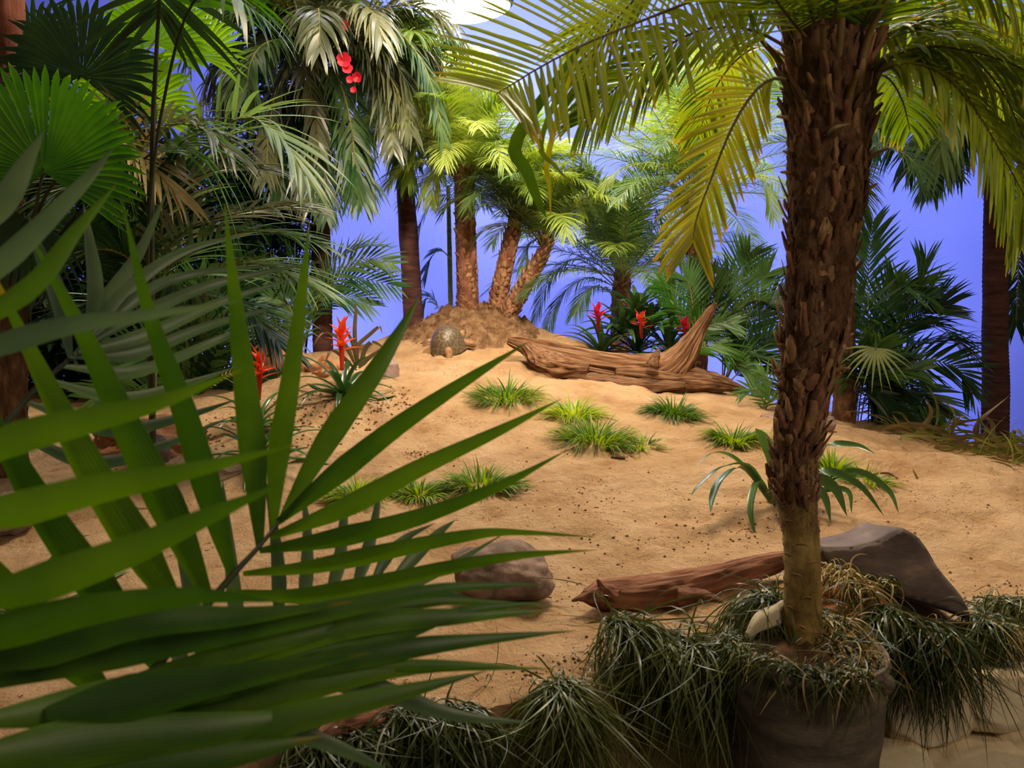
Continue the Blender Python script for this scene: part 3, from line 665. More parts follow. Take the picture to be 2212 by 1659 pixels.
shrub(floor_below(P(590, 800, 5.1)), P(580, 350, 5.2), (.36, .2, .55), 2600, .08, 'tall dark shrub behind the left drooping palm trunk', 603, M['dark'])
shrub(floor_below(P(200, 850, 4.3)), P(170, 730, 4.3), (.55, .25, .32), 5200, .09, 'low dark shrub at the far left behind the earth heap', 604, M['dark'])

# ------------------------------------------------------------------ fan palm on the left
def fan(parent, C, up, nrm, rad, n, spread, mat, rng, split=0.5, droop=0.15, wfac=1.0, petiole=None, name='fan_leaf'):
    C = Vector(C); up = Vector(up).normalized(); nrm = Vector(nrm); nrm = (nrm - up * nrm.dot(up)).normalized(); sd = up.cross(nrm)
    mb = MB(); seg = 8; da = R(spread) / n
    for i in range(n):
        a = -R(spread) / 2 + da * (i + .5)
        l = rad * (0.78 + 0.22 * cos(a * 0.5)) * rng.uniform(.93, 1.05)
        pz = rng.uniform(-.02, .02); dr = droop * rng.uniform(.4, 1.8)
        V = []; U = []; F = []
        for k in range(seg + 1):
            t = k / seg; rr = l * t
            hw = da / 2 * min(t, split * 1.0) * l * (1.0 if t < split else max(0.03, 1 - ((t - split) / (1 - split)) ** 1.4))
            d = up * cos(a) + sd * sin(a); e = -up * sin(a) + sd * cos(a)
            dn = Vector((0, 0, -1)) * dr * l * max(0, t - split * .8) ** 2 * 3 + nrm * (0.10 * rad * t * t + pz * rad * t)
            p = C + d * rr + dn; z = nrm * hw * 0.5
            V += [p - e * hw, p + z, p + e * hw]; U += [(0, t), (.5, t), (1, t)]
        for k in range(seg):
            for j in (0, 1): F.append((k * 3 + j, k * 3 + j + 1, k * 3 + 4 + j, k * 3 + 3 + j))
        mb.add(V, F, U)
    o = mb.build(name, mat, parent)
    if petiole:
        sb = MB(); tube(sb, [C + up * rad * .03] + [Vector(q) for q in petiole], [0.004, 0.006, 0.009], 6, 14); sb.build('petiole', M['stemdark'], o)
    return o
rg = rnd(71); tb = on_sand(40, 1050); tb = P(25, 1000, 3.0); tb.z = base_z(tb.x, tb.y) - 0.02
tp = P(8, -80, 3.0)
t = palm('fan_palm', tb, tp, [0.05, 0.045, 0.03, 0.03], 'tall fan palm with reddish fibrous trunk at the top left corner', 'palm tree', M['bark'], 'fibre', mid=[P(28, 560, 3.0), P(12, 150, 3.0)], rng=rg)
mb = MB(); tube(mb, PL([(14, -60), (16, 40), (14, 100), (22, 150)], 2.94), [.052, .05, .032, .006], 24, 60, lambda th, tt, p: 1 + .2 * noise.noise(Vector((cos(th) * 5, sin(th) * 5, p.z * 9)))); o = mb.build('husk', M['redbark'], t); o['label'] = 'salmon coloured fibrous husk'
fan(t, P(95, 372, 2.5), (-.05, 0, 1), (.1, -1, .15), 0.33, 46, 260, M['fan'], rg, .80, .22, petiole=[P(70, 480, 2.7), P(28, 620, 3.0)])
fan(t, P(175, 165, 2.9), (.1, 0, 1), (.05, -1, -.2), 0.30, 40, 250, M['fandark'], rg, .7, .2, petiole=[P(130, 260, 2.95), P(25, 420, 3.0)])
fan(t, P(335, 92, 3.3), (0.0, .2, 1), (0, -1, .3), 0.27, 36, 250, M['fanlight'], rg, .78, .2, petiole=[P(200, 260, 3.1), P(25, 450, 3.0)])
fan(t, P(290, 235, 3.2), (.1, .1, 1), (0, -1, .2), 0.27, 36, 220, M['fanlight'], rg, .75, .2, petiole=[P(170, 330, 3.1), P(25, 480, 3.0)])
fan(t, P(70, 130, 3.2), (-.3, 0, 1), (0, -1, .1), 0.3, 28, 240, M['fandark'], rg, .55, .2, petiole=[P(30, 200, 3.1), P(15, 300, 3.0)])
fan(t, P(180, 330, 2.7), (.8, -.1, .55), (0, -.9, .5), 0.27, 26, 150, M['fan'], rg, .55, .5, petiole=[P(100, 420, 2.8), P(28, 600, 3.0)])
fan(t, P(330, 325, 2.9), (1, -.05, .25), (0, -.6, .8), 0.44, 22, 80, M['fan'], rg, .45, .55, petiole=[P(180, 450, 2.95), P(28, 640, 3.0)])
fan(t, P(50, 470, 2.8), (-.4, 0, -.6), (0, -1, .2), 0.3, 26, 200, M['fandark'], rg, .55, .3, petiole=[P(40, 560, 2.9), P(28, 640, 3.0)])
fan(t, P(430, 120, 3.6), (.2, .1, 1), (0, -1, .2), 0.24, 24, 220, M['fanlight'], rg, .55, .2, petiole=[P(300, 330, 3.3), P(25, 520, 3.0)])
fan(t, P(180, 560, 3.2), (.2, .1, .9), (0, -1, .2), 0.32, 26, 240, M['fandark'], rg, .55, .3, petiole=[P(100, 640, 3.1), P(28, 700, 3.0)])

q_ = P(1800, 860, 3.8); q_.z = base_z(q_.x, q_.y)
t = thing('fan_palm_seedling', q_, 'small pale green fan leaf drooping over the sand right of the potted trunk', 'palm')
fan(t, P(1893, 752, 3.55), (-.15, -.1, -1), (0, -1, .35), .17, 13, 190, M['palefan'], rnd(72), .3, .1, petiole=[P(1860, 760, 3.6), P(1820, 810, 3.7), q_])
# ---- silvery areca palm whose fronds arch across the left middle
rg = rnd(81); b = P(330, 900, 3.3); b.z = base_z(b.x, b.y)
t = thing('areca_palm', b, 'arching silver-green areca palm with glossy leaflets in the left middle of the picture', 'palm tree')
AR = dict(nl=24, L=0.34, wd=0.019, a0=48, a1=16, lift=12, droop=0.35, seg=6, stem_r=0.007, t0=0.3, jit=6, fold=0.3)
for i, (pts, m_) in enumerate([
    ([(330, 620), (400, 500), (520, 460), (640, 440)], 'silver'), ([(330, 640), (420, 540), (540, 500), (680, 520)], 'datedark'),
    ([(330, 600), (360, 430), (460, 370), (560, 360)], 'silver'), ([(320, 600), (300, 400), (320, 290), (420, 270), (500, 330)], 'silver'),
    ([(320, 600), (270, 400), (240, 300), (300, 330), (380, 420)], 'straw'), ([(330, 640), (440, 590), (560, 570), (680, 620)], 'datedark'),
    ([(320, 620), (260, 460), (180, 400), (100, 430)], 'datedark'), ([(320, 620), (380, 420), (500, 260), (600, 290), (660, 380)], 'datedark'),
    ([(330, 650), (280, 560), (200, 540), (110, 600)], 'dark'), ([(330, 620), (350, 480), (330, 400), (290, 420)], 'dark'),
    ([(335, 640), (420, 640), (520, 660), (600, 740)], 'dark'), ([(330, 700), (250, 660), (150, 680)], 'dark')]):
    q = [b] + [P(u, v, 3.3 - 0.12 * k) for k, (u, v) in enumerate(pts)]
    frond(t, q, mat=M[m_], rng=rnd(82 + i), **AR)
# ---- tall thin-stemmed frond standing in front of the fan palm
b = P(325, 900, 2.6); b.z = base_z(b.x, b.y)
t = thing('areca_palm', b, 'single thin dark palm stem rising straight before the fan palm leaves', 'palm tree')
frond(t, [b, P(328, 400, 2.5), P(338, 120, 2.45), P(345, 0, 2.4), P(350, -120, 2.35)], nl=12, L=0.3, wd=0.022, mat=M['fandark'], rng=rnd(99), a0=150, a1=60, lift=0, droop=.2, t0=0.68, stem_r=0.009, stem_mat=M['stemdark'], seg=6)
frond(t, [b, P(320, 500, 2.5), P(380, 100, 2.4), P(460, -30, 2.3), P(560, 30, 2.25)], nl=14, L=0.26, wd=0.02, mat=M['fan'], rng=rnd(98), a0=70, a1=30, lift=0, droop=.5, t0=0.6, stem_r=0.006, stem_mat=M['stemdark'], seg=6)

# ------------------------------------------------------------------ potted date palm in front
rg = rnd(101); PY = 1.66
pb = P(1736, 1405, PY)
t = thing('potted_date_palm', (pb.x, pb.y, 0), 'large potted date palm with shaggy trunk filling the right foreground', 'potted palm')
cl = [(1736, 1410), (1734, 1300), (1732, 1180), (1720, 1060), (1718, 980), (1738, 850), (1758, 700), (1775, 540), (1786, 400), (1790, 260), (1790, 120), (1792, -60)]
wd_ = [96, 90, 84, 90, 92, 110, 132, 146, 164, 178, 188, 170]
pts = PL(cl, PY); rad = [x / 2 * PY / FPX * 0.93 for x in wd_]
def tdisp(th, tt, p):
    return 1 + 0.13 * noise.noise(Vector((cos(th) * 4, sin(th) * 4, p.z * 22))) + 0.10 * noise.noise(Vector((cos(th) * 10, sin(th) * 10, p.z * 60)))
def ndisp(th, tt, p):
    return 1 + 0.07 * noise.noise(Vector((cos(th) * 3, sin(th) * 3, p.z * 20))) + 0.09 * max(0, sin(p.z * 150 + th * 1.0 + 2 * noise.noise(Vector((cos(th) * 2, sin(th) * 2, p.z * 9))))) ** 6
mb = MB(); tube(mb, pts[0:5], [r_ * .96 for r_ in rad[0:5]], 30, 70, ndisp); o = mb.build('lower_trunk', M['nude'], t); o['label'] = 'smooth yellow-brown foot of the trunk'
mb = MB(); tube(mb, pts[3:], rad[3:], 44, 260, tdisp)
ps0 = spline(pts, 200); fr0 = frames(ps0); sc = MB(); rs_ = rnd(8)
for k_ in range(46):
    tt = .01 + .30 * k_ / 46; i_ = int(tt * 200); T, A, B = fr0[i_]; th = k_ * 2.39996; o_ = A * cos(th) + B * sin(th); sv = T.cross(o_); r_ = lerplist(rad, tt) * .95
    ww = rs_.uniform(.010, .017); c_ = ps0[i_]
    pts_ = []
    for q in range(7):
        f_ = -1 + q / 3; d_ = (o_ + sv * (f_ * ww / r_)).normalized(); pts_.append(c_ + d_ * r_ + T * (.006 * (1 - f_ * f_)))
    tube(sc, pts_, [.0008, .0026, .0032, .0026, .0008], 5, 12)
sc.build('leaf_scars', M['boot'], t)
# packed leaf bases all over the shaggy part
ps = spline(pts, 200); fr = frames(ps)
nb = 620
for b_ in range(nb):
    f = b_ / nb; tt = 0.26 + 0.74 * f; x = tt * 200; k = min(int(x), 199); p = ps[k].lerp(ps[k + 1], x - k); T, A, B = fr[k]
    th = b_ * 2.39996 + rg.uniform(-.15, .15); r_ = lerplist(rad, tt); o_ = A * cos(th) + B * sin(th); sdv = T.cross(o_)
    l = rg.uniform(.018, .055) * (0.8 + .4 * f); w0 = rg.uniform(.005, .012) * (0.8 + 0.5 * f); lat = rg.uniform(-.35, .35)
    if f < .35 and rg.random() < .6: w0 *= 1.7; l *= 1.1
    root = p + o_ * r_ * .9 - T * l * .5; out = rg.choice([.12, .18, .25, .4, .6])
    tip = root + T * l * rg.uniform(.8, 1.3) + o_ * l * out + sdv * l * lat
    q = [root, root.lerp(tip, .5) + o_ * l * .04, tip]
    VV = []; FF = []
    for kk, (c, ww) in enumerate(zip(q, (w0, w0 * .8, w0 * .42))):
        jj = lambda: Vector((rg.uniform(-1, 1), rg.uniform(-1, 1), rg.uniform(-1, 1))) * ww * .3
        VV += [c - sdv * ww + jj(), c + o_ * ww * .55 - T * ww * .3 + jj(), c + sdv * ww + jj(), c - o_ * ww * .3]
    for kk in (0, 4):
        for j in range(4): FF.append((kk + j, kk + (j + 1) % 4, kk + 4 + (j + 1) % 4, kk + 4 + j))
    FF.append((8, 9, 10, 11))
    mb.add(VV, FF, None, 1 if rg.random() < (.5 if f < .35 else .3) else (2 if rg.random() < .4 else 0))
# hairy fibres
for b_ in range(6500):
    tt = rg.uniform(.22, 1); x = tt * 200; k = min(int(x), 199); p = ps[k]; T, A, B = fr[k]
    th = rg.uniform(0, 2 * pi); r_ = lerplist(rad, tt); o_ = A * cos(th) + B * sin(th)
    s0 = p + o_ * r_ * .95; d = (o_ * rg.uniform(.3, 1) + T * rg.uniform(-.8, 1) + T.cross(o_) * rg.uniform(-1, 1)).normalized(); l = rg.uniform(.01, .032)
    ribbon(mb, [s0, s0 + d * l * .5, s0 + d * l + Vector((0, 0, -l * .3))], 0.0011, T.cross(d), None, 0, 2)
M['stub'] = noisy('old_leaf_stalk', [(0.3, srgb(92, 74, 34)), (0.7, srgb(134, 104, 56))], 14, 3, 0.7, 0.3)
M['fibre'] = noisy('trunk_fibre', [(0.3, srgb(86, 52, 36)), (0.7, srgb(140, 94, 68))], 20, 3, 0.9, 0.2)
mb.build('trunk', [M['bark'], M['boot'], M['fibre']], t)
def tp_at(v, side, inset=.0):
    i = min(range(201), key=lambda i: abs(ps[i].z - P(1750, v, PY).z)); return ps[i] + Vector((side * lerplist(rad, i / 200) * (.9 - inset), -0.01, 0))
for (v, sd, l, dz, mt) in [(210, -1, .035, .5, 'boot'), (265, -1, .04, .2, 'boot'), (345, -1, .03, .4, 'boot'), (380, -1, .034, .15, 'boot'), (430, 1, .04, .8, 'boot'), (350, 1, .05, .5, 'boot'), (230, 1, .035, .7, 'boot'), (520, -1, .02, .5, 'boot'),
                    (755, -1, .026, .3, 'boot'), (800, -1, .032, .0, 'boot'), (815, -1, .02, .1, 'boot'), (800, 1, .034, .2, 'boot'), (640, 1, .02, .3, 'boot'), (850, -1, .03, .9, 'bark'), (930, -1, .02, .7, 'bark')]:
    stub(t, tp_at(v, sd), (sd, -.2, dz), l, .0055, M[mt])
for k_ in range(26):
    th = k_ * 2.39996; vv = 300 - k_ * 11; i_ = min(range(201), key=lambda i: abs(ps[i].z - P(1750, vv, PY).z)); T, A, B = fr[i_]; o_ = A * cos(th) + B * sin(th); r_ = lerplist(rad, i_ / 200)
    p0 = ps[i_] + o_ * r_ * .85; l = .07 + .006 * k_
    mb = MB(); tube(mb, [p0 - Vector((0, 0, .03)), p0 + o_ * l * .18 + Vector((0, 0, l * .5)), p0 + o_ * l * .55 + Vector((0, 0, l))], [.009, .0075, .004], 7, 8); mb.build('leaf_stub', M['stub'], t)
# green-white leaf stalk lying across the trunk
mb = MB(); tube(mb, [P(1790, 288, PY - .10), P(1805, 275, PY - .11), P(1835, 268, PY - .10)], [.002, .004, .002], 6, 8); mb.build('leaf_stub', M['straw'], t)
# fronds
DF = dict(prof=lambda t: min(1.0, .5 + 3 * t) * (1 - .75 * t ** 9), L=0.175, wd=0.0082, a0=72, a1=30, lift=6, droop=0.16, seg=6, stem_r=0.0036, t0=0.12, jit=5, fold=0.35, nl=44)
def pf(pts, Y0, Y1, seed, **kw):
    a = dict(DF); a.update(kw); mt = a.pop('mat', M['datefront'])
    return frond(t, PL(pts, Y0, Y1), mat=mt, rng=rnd(seed), stem_mat=M['rachis'], **a)
pf([(1720, 90), (1640, -30), (1560, -20), (1480, 8), (1380, 48), (1285, 85), (1190, 132), (1110, 180), (1072, 203)], 1.62, 1.36, 1, nrm=(-.1, -.9, .35), nl=46, L=.185, a0=70, a1=54, t0=.12, droop=.08, tipfac=.5, basefac=.9, jit=5)
pf([(1710, 110), (1640, 70), (1560, 58), (1480, 78), (1400, 130), (1320, 200), (1250, 270)], 1.60, 1.85, 2, nl=52, L=.16, droop=.45, nrm=(-.2, -.9, .5))
pf([(1705, 175), (1660, 172), (1610, 225), (1570, 300), (1535, 390), (1505, 470), (1497, 520)], 1.62, 1.5, 3, nrm=(-.2, -1, .1), nl=44, L=.115, wd=.0068, a0=55, a1=22, droop=.10, tipfac=.85, mat=M['dateyellow'])
pf([(1860, 160), (1920, 125), (2000, 100), (2100, 112), (2212, 150), (2330, 240)], 1.62, 1.5, 4, nl=46, L=.17, droop=.55)
pf([(1870, 120), (1930, 70), (2000, 25), (2090, -20)], 1.62, 1.7, 5, nl=30, droop=.4)
pf([(1875, 170), (1950, 138), (2030, 160), (2100, 230), (2150, 310), (2200, 400), (2240, 480)], 1.62, 1.42, 6, nl=44, L=.17, droop=.6, nrm=(.3, -.6, .6))
pf([(1850, 80), (1890, 10), (1940, -60)], 1.60, 1.5, 7, nl=20)
pf([(1740, 80), (1690, 20), (1640, -60)], 1.60, 1.4, 8, nl=20)
pf([(1760, 60), (1740, -20), (1720, -120)], 1.56, 1.4, 9, nl=20)
pf([(1800, 60), (1810, -20), (1820, -120)], 1.56, 1.35, 10, nl=20)
pf([(1740, 60), (1650, -80), (1500, -110), (1380, -40), (1290, 40), (1230, 100)], 1.68, 1.9, 11, nl=44, L=.17)
pf([(1850, 60), (1950, -80), (2080, -60), (2180, 40), (2240, 160)], 1.68, 1.8, 12, nl=44, L=.18, droop=.6)
pf([(1860, 90), (1930, 40), (2030, 60), (2120, 140), (2180, 250)], 1.72, 2.0, 13, nl=44, L=.17, droop=.6)
pf([(1720, 140), (1650, 100), (1590, 130), (1540, 200), (1510, 290)], 1.72, 2.0, 14, nl=40, L=.14, droop=.5)
pf([(1850, 190), (1880, 160), (1920, 170), (1950, 220), (1965, 280)], 1.74, 1.9, 15, nl=26, L=.12, droop=.5)
pf([(1870, 60), (2000, -90), (2150, -60), (2240, 80), (2270, 260), (2262, 420)], 1.6, 1.45, 16, nl=54, L=.2, droop=.5, nrm=(.5, -.7, .3))
pf([(1870, 150), (1960, 110), (2060, 170), (2140, 300), (2180, 420), (2200, 520)], 1.66, 1.6, 17, nl=50, L=.17, droop=.6, nrm=(.3, -.6, .6))
pf([(1860, 100), (1960, 60), (2060, 90), (2160, 190), (2225, 330)], 1.66, 1.62, 18, nl=50, L=.17, droop=.6)
pf([(1700, 30), (1600, -80), (1450, -60), (1350, 20), (1280, 120), (1250, 200)], 1.60, 1.75, 19, nl=50, L=.17, droop=.5)
for k_, (q_, ww, m_) in enumerate([([(1118, 300), (1138, 370), (1165, 440), (1180, 470)], .024, 'frontleaf'), ([(1185, 330), (1187, 400), (1190, 470)], .010, 'dateyellow'), ([(1170, 300), (1200, 360), (1240, 400)], .010, 'datefront')]):
    mb = MB(); ribbon(mb, spline([P(1250, 105, 1.5)] + PL(q_, 1.42, 1.36), 16), ww, Vector((1, 0, .3)), None, .2); mb.build('leaflet', M[m_], t)
# planter
mb = MB(); n = 48; ctr = Vector((pb.x, pb.y, 0)); profp = [(0.125, 0.0), (0.14, 0.3), (0.15, 0.55), (0.157, 0.70), (0.163, 0.76), (0.158, 0.775), (0.166, 0.80), (0.162, 0.815), (0.150, 0.81), (0.145, 0.78)]
V = []; F = []; U = []
mm = 60
for i in range(mm + 1):
    tt = i / mm; x = tt * (len(profp) - 1); k = min(int(x), len(profp) - 2); f = x - k
    r_ = profp[k][0] * (1 - f) + profp[k + 1][0] * f; h = profp[k][1] * (1 - f) + profp[k + 1][1] * f
    for j in range(n):
        th = 2 * pi * j / n; rr = r_ * (1 + .03 * noise.noise(Vector((cos(th) * 2, sin(th) * 2, h * 14))) + .012 * noise.noise(Vector((cos(th) * 1, sin(th) * 1, h * 90))))
        V.append((ctr.x + cos(th) * rr, ctr.y + sin(th) * rr, h)); U.append((j / n, tt))
for i in range(mm):
    for j in range(n): k = (j + 1) % n; F.append((i * n + j, i * n + k, (i + 1) * n + k, (i + 1) * n + j))
mb.add(V, F, U); po = mb.build('pot', M['burlap'], t); po['label'] = 'tall pot wrapped in brown burlap'
mb = MB(); V = [(ctr.x, ctr.y, .835)]; F = []
for i in range(1, 9):
    for j in range(36):
        th = 2 * pi * j / 36; rr = .150 * i / 8; V.append((ctr.x + cos(th) * rr, ctr.y + sin(th) * rr, .835 - .035 * (i / 8) ** 2 + .014 * noise.noise(Vector((cos(th) * rr * 60, sin(th) * rr * 60, 0)))))
for j in range(36): F.append((0, 1 + j, 1 + (j + 1) % 36))
for i in range(7):
    for j in range(36): k = (j + 1) % 36; F.append((1 + i * 36 + j, 1 + (i + 1) * 36 + j, 1 + (i + 1) * 36 + k, 1 + i * 36 + k))
mb.add(V, F); mb.build('soil', M['soil'], t)
# cloth folds and knot
mb = MB(); tube(mb, [P(1615, 1375, 1.62), P(1645, 1340, 1.64), P(1690, 1318, 1.68), P(1700, 1300, 1.7)], [.006, .018, .022, .008], 14, 20, lambda th, tt, p: 1 + .25 * sin(th * 3 + tt * 3), flat=.5)
mb.build('cloth_fold', M['cloth'], t)
mb = MB(); tube(mb, [P(1885, 1478, 1.56), P(1903, 1468, 1.56), P(1915, 1480, 1.57), P(1900, 1492, 1.56)], [.012, .018, .017, .012], 12, 16)
mb.build('cloth_knot', M['burlap'], t)
mb = MB(); tube(mb, [P(1900, 1400, 1.78), P(1915, 1350, 1.8), P(1922, 1310, 1.82)], [.016, .012, .003], 10, 12, flat=.4); mb.build('cloth_fold', M['cloth'], t)

# ------------------------------------------------------------------ driftwood
def wood_disp(sd, amp=.16):
    def f(th, tt, p):
        c = 1 - abs(noise.noise(Vector((cos(th) * 4.5, sin(th) * 4.5, tt * 3.2 + sd * 2)))) * 3.2
        c2 = 1 - abs(noise.noise(Vector((cos(th) * 9, sin(th) * 9, tt * 5 + sd * 3)))) * 3.2
        return 1 - .17 * max(0, c) ** 2 - .08 * max(0, c2) ** 2 + amp * noise.noise(Vector((cos(th) * 3.2, sin(th) * 3.2, tt * 3.5 + sd))) + amp * .7 * noise.noise(Vector((cos(th) * 8, sin(th) * 8, tt * 5 + sd))) + amp * .35 * noise.noise(Vector((cos(th) * 20, sin(th) * 20, tt * 9 + sd)))
    return f
LY = 4.12
b = on_sand(1380, 850)
t_ = MB()
sp = [(1098, 735), (1130, 745), (1175, 765), (1240, 782), (1310, 797), (1380, 808), (1435, 803), (1472, 775), (1498, 735), (1518, 700), (1536, 670), (1546, 655)]
rd = [10, 17, 31, 36, 36, 38, 40, 33, 21, 13, 9, 3]
tube(t_, PL(sp, 4.25, 4.05), [x * LY / FPX for x in rd], 120, 340, wood_disp(1, .22))
tube(t_, PL([(1330, 806), (1420, 818), (1500, 822), (1560, 830), (1612, 843)], 4.08, 4.15), [x * LY / FPX for x in (14, 30, 28, 17, 5)], 70, 160, wood_disp(7, .24))
tube(t_, PL([(1408, 790), (1418, 765), (1424, 750)], 4.0, 4.0), [x * LY / FPX for x in (16, 8, 1)], 12, 14, wood_disp(3))
tube(t_, PL([(1135, 745), (1165, 778), (1200, 792), (1270, 796)], 4.2, 4.05), [x * LY / FPX for x in (12, 24, 30, 14)], 60, 90, wood_disp(9, .3))
tube(t_, PL([(1215, 806), (1290, 822), (1390, 834), (1480, 832)], 4.06, 4.03), [x * LY / FPX for x in (8, 17, 18, 8)], 20, 50, wood_disp(13, .3))
o = t_.build('driftwood_log', M['wood'], loc=b)
tag(o, 'long weathered driftwood log with a tall pointed horn, lying at the back of the sand', 'driftwood')
t_ = MB()
tube(t_, PL([(1262, 1288), (1300, 1285), (1380, 1285), (1470, 1272), (1560, 1250), (1640, 1225), (1720, 1205)], 1.93, 2.12), [x * 2.0 / FPX for x in (14, 34, 44, 42, 36, 30, 20)], 48, 140, wood_disp(21, .15), flat=.8)
tube(t_, PL([(1235, 1298), (1262, 1290), (1300, 1285)], 1.92, 1.93), [.003, .010, .022], 16, 16, wood_disp(23, .3))
tube(t_, PL([(1290, 1252), (1302, 1268), (1330, 1285)], 1.92, 1.93), [.003, .010, .022], 16, 16, wood_disp(25, .3))
tube(t_, PL([(1562, 1302), (1530, 1290), (1470, 1290)], 1.90, 1.95), [.002, .014, .03], 16, 20, wood_disp(27, .2))
o = t_.build('driftwood_log', M['redwood'], loc=on_sand(1450, 1310))
tag(o, 'smooth reddish driftwood branch lying across the front of the sand beside the potted trunk', 'driftwood')
t_ = MB(); tube(t_, PL([(690, 1590), (760, 1560), (840, 1545), (900, 1500)], 1.47, 1.58), [.012, .03, .03, .01], 30, 60, wood_disp(31, .2))
o = t_.build('driftwood_log', M['redwood'], loc=on_sand(800, 1540)); tag(o, 'short reddish driftwood piece at the front edge, half hidden below the foreground leaves', 'driftwood')

# ------------------------------------------------------------------ rocks
def rock(u, v, Y, rx, ry, rz, mat, label, seed, rough=.25, sink=.35, name='rock', rot=0, cat='rock', flatten=None):
    import bmesh
    bm = bmesh.new(); bmesh.ops.create_icosphere(bm, subdivisions=5, radius=1)
    for q in bm.verts:
        c = q.co.copy(); k = 1 + rough * noise.noise(c * 1.3 + Vector((seed, 0, 0))) + rough * .4 * noise.noise(c * 3.7 + Vector((0, seed, 0))) + rough * .12 * noise.noise(c * 11)
        if flatten:
            # planed faces like split stone
            for (nx_, ny_, nz_, d_) in flatten:
                nn = Vector((nx_, ny_, nz_)).normalized(); e = c.dot(nn) * k - d_
                if e > 0: c = c - nn * e / k
        q.co = Vector((c.x * rx, c.y * ry, c.z * rz)) * k
    me = bpy.data.meshes.new(name); bm.to_mesh(me); bm.free(); me.materials.append(mat)
    for p_ in me.polygons: p_.use_smooth = True
    o = bpy.data.objects.new(name, me); COL.objects.link(o); o.location = P(u, v, Y); o.rotation_euler = (0, 0, rot)
    return tag(o, label, cat)
rock(1085, 1235, 2.02, .125, .10, .072, M['boulder'], 'rounded mossy grey-brown boulder on the sand behind the foreground leaf tips', 3, .25)
rock(836, 806, 3.78, .058, .05, .075, M['purple'], 'mauve-grey faceted rock beside the right hand red bromeliad', 8, .2, flatten=[(-.5, -.8, .3, .6), (.6, -.7, .1, .62), (.2, -.3, 1, .7)])
rock(1787, 915, 3.3, .034, .03, .032, M['purple'], 'small grey rock peeking out from behind the potted trunk', 12, .3)
rock(318, 975, 2.9, .075, .06, .06, M['slate'], 'dark rock glimpsed between the foreground leaves on the left', 15, .3, flatten=[(-.3, -.8, .5, .6)])
rock(1660, 902, 3.5, .04, .03, .012, M['purple'], 'flat pale stone lying on the sand left of the potted trunk', 19, .3)
rock(20, 1110, 2.4, .07, .06, .06, M['purple'], 'brown rock at the left edge behind the foreground leaves', 25, .3)
# the leaning slab
def slab():
    poly = [(1770, 1182), (1840, 1183), (1900, 1168), (1950, 1140), (1985, 1160), (2020, 1210), (2060, 1265), (2095, 1318), (2104, 1345), (2040, 1322), (1950, 1292), (1880, 1262), (1790, 1235)]
    fr_ = [P(u, v, 1.93 + (v - 1140) * -.0001) for u, v in poly]
    import bmesh
    bm = bmesh.new(); vs = [bm.verts.new(p) for p in fr_]; f = bm.faces.new(vs)
    ex = bmesh.ops.extrude_face_region(bm, geom=[f]); nv = [e for e in ex['geom'] if isinstance(e, bmesh.types.BMVert)]
    cen = sum((p for p in fr_), Vector()) / len(fr_)
    for q in nv: q.co += Vector((-.02, .17, -.015)) + (cen - q.co) * .12
    bmesh.ops.recalc_face_normals(bm, faces=bm.faces)
    bmesh.ops.bevel(bm, geom=list(bm.edges), offset=.006, segments=2, affect='EDGES')
    bmesh.ops.triangulate(bm, faces=[f for f in bm.faces if len(f.verts) > 4])
    for _ in range(3): bmesh.ops.subdivide_edges(bm, edges=[e for e in bm.edges if e.calc_length() > .02], cuts=1, use_grid_fill=True)
    for q in bm.verts: q.co += Vector((.4, -1, .6)) * .006 * noise.noise(q.co * 14) + Vector((0, -1, .3)) * .002 * noise.noise(q.co * 60)
    lo = Vector((cen.x, cen.y + .08, cen.z))
    for q in bm.verts: q.co -= lo
    me = bpy.data.meshes.new('rock_slab'); bm.to_mesh(me); bm.free(); me.materials.append(M['slate'])
    for p_ in me.polygons: p_.use_smooth = True
    o = bpy.data.objects.new('rock_slab', me); COL.objects.link(o); o.location = lo
    tag(o, 'large dark slate slab leaning over the sand edge right of the potted trunk', 'rock')
slab()
# pale stones of the retaining wall
stones = [(2150, 1500, 'upper pale stone of the retaining wall at the right edge of the picture', .14, .085), (1990, 1530, 'pale wall stone half covered by hanging grass in the lower right corner', .12, .085), (2120, 1650, 'lowest pale wall stone showing in the lower right corner', .16, .08), (2230, 1610, 'pale wall stone cut off by the right edge of the picture', .1, .07), (1930, 1650, 'shaded wall stone at the bottom next to the burlap pot', .09, .08)]
for i, (u, v, lb, a_, c_) in enumerate(stones):
    rock(u, v, 1.84 - .0002 * (v - 1500), a_, .08, c_, M['pale'], lb, 30 + i * 3, .16, name='wall_stone', cat='stone', flatten=[(0, -1, .1, .7), (0, .1, 1, .8), (.1, 0, -1, .8), (1, -.1, .2, .8), (-1, 0, -.2, .8)])

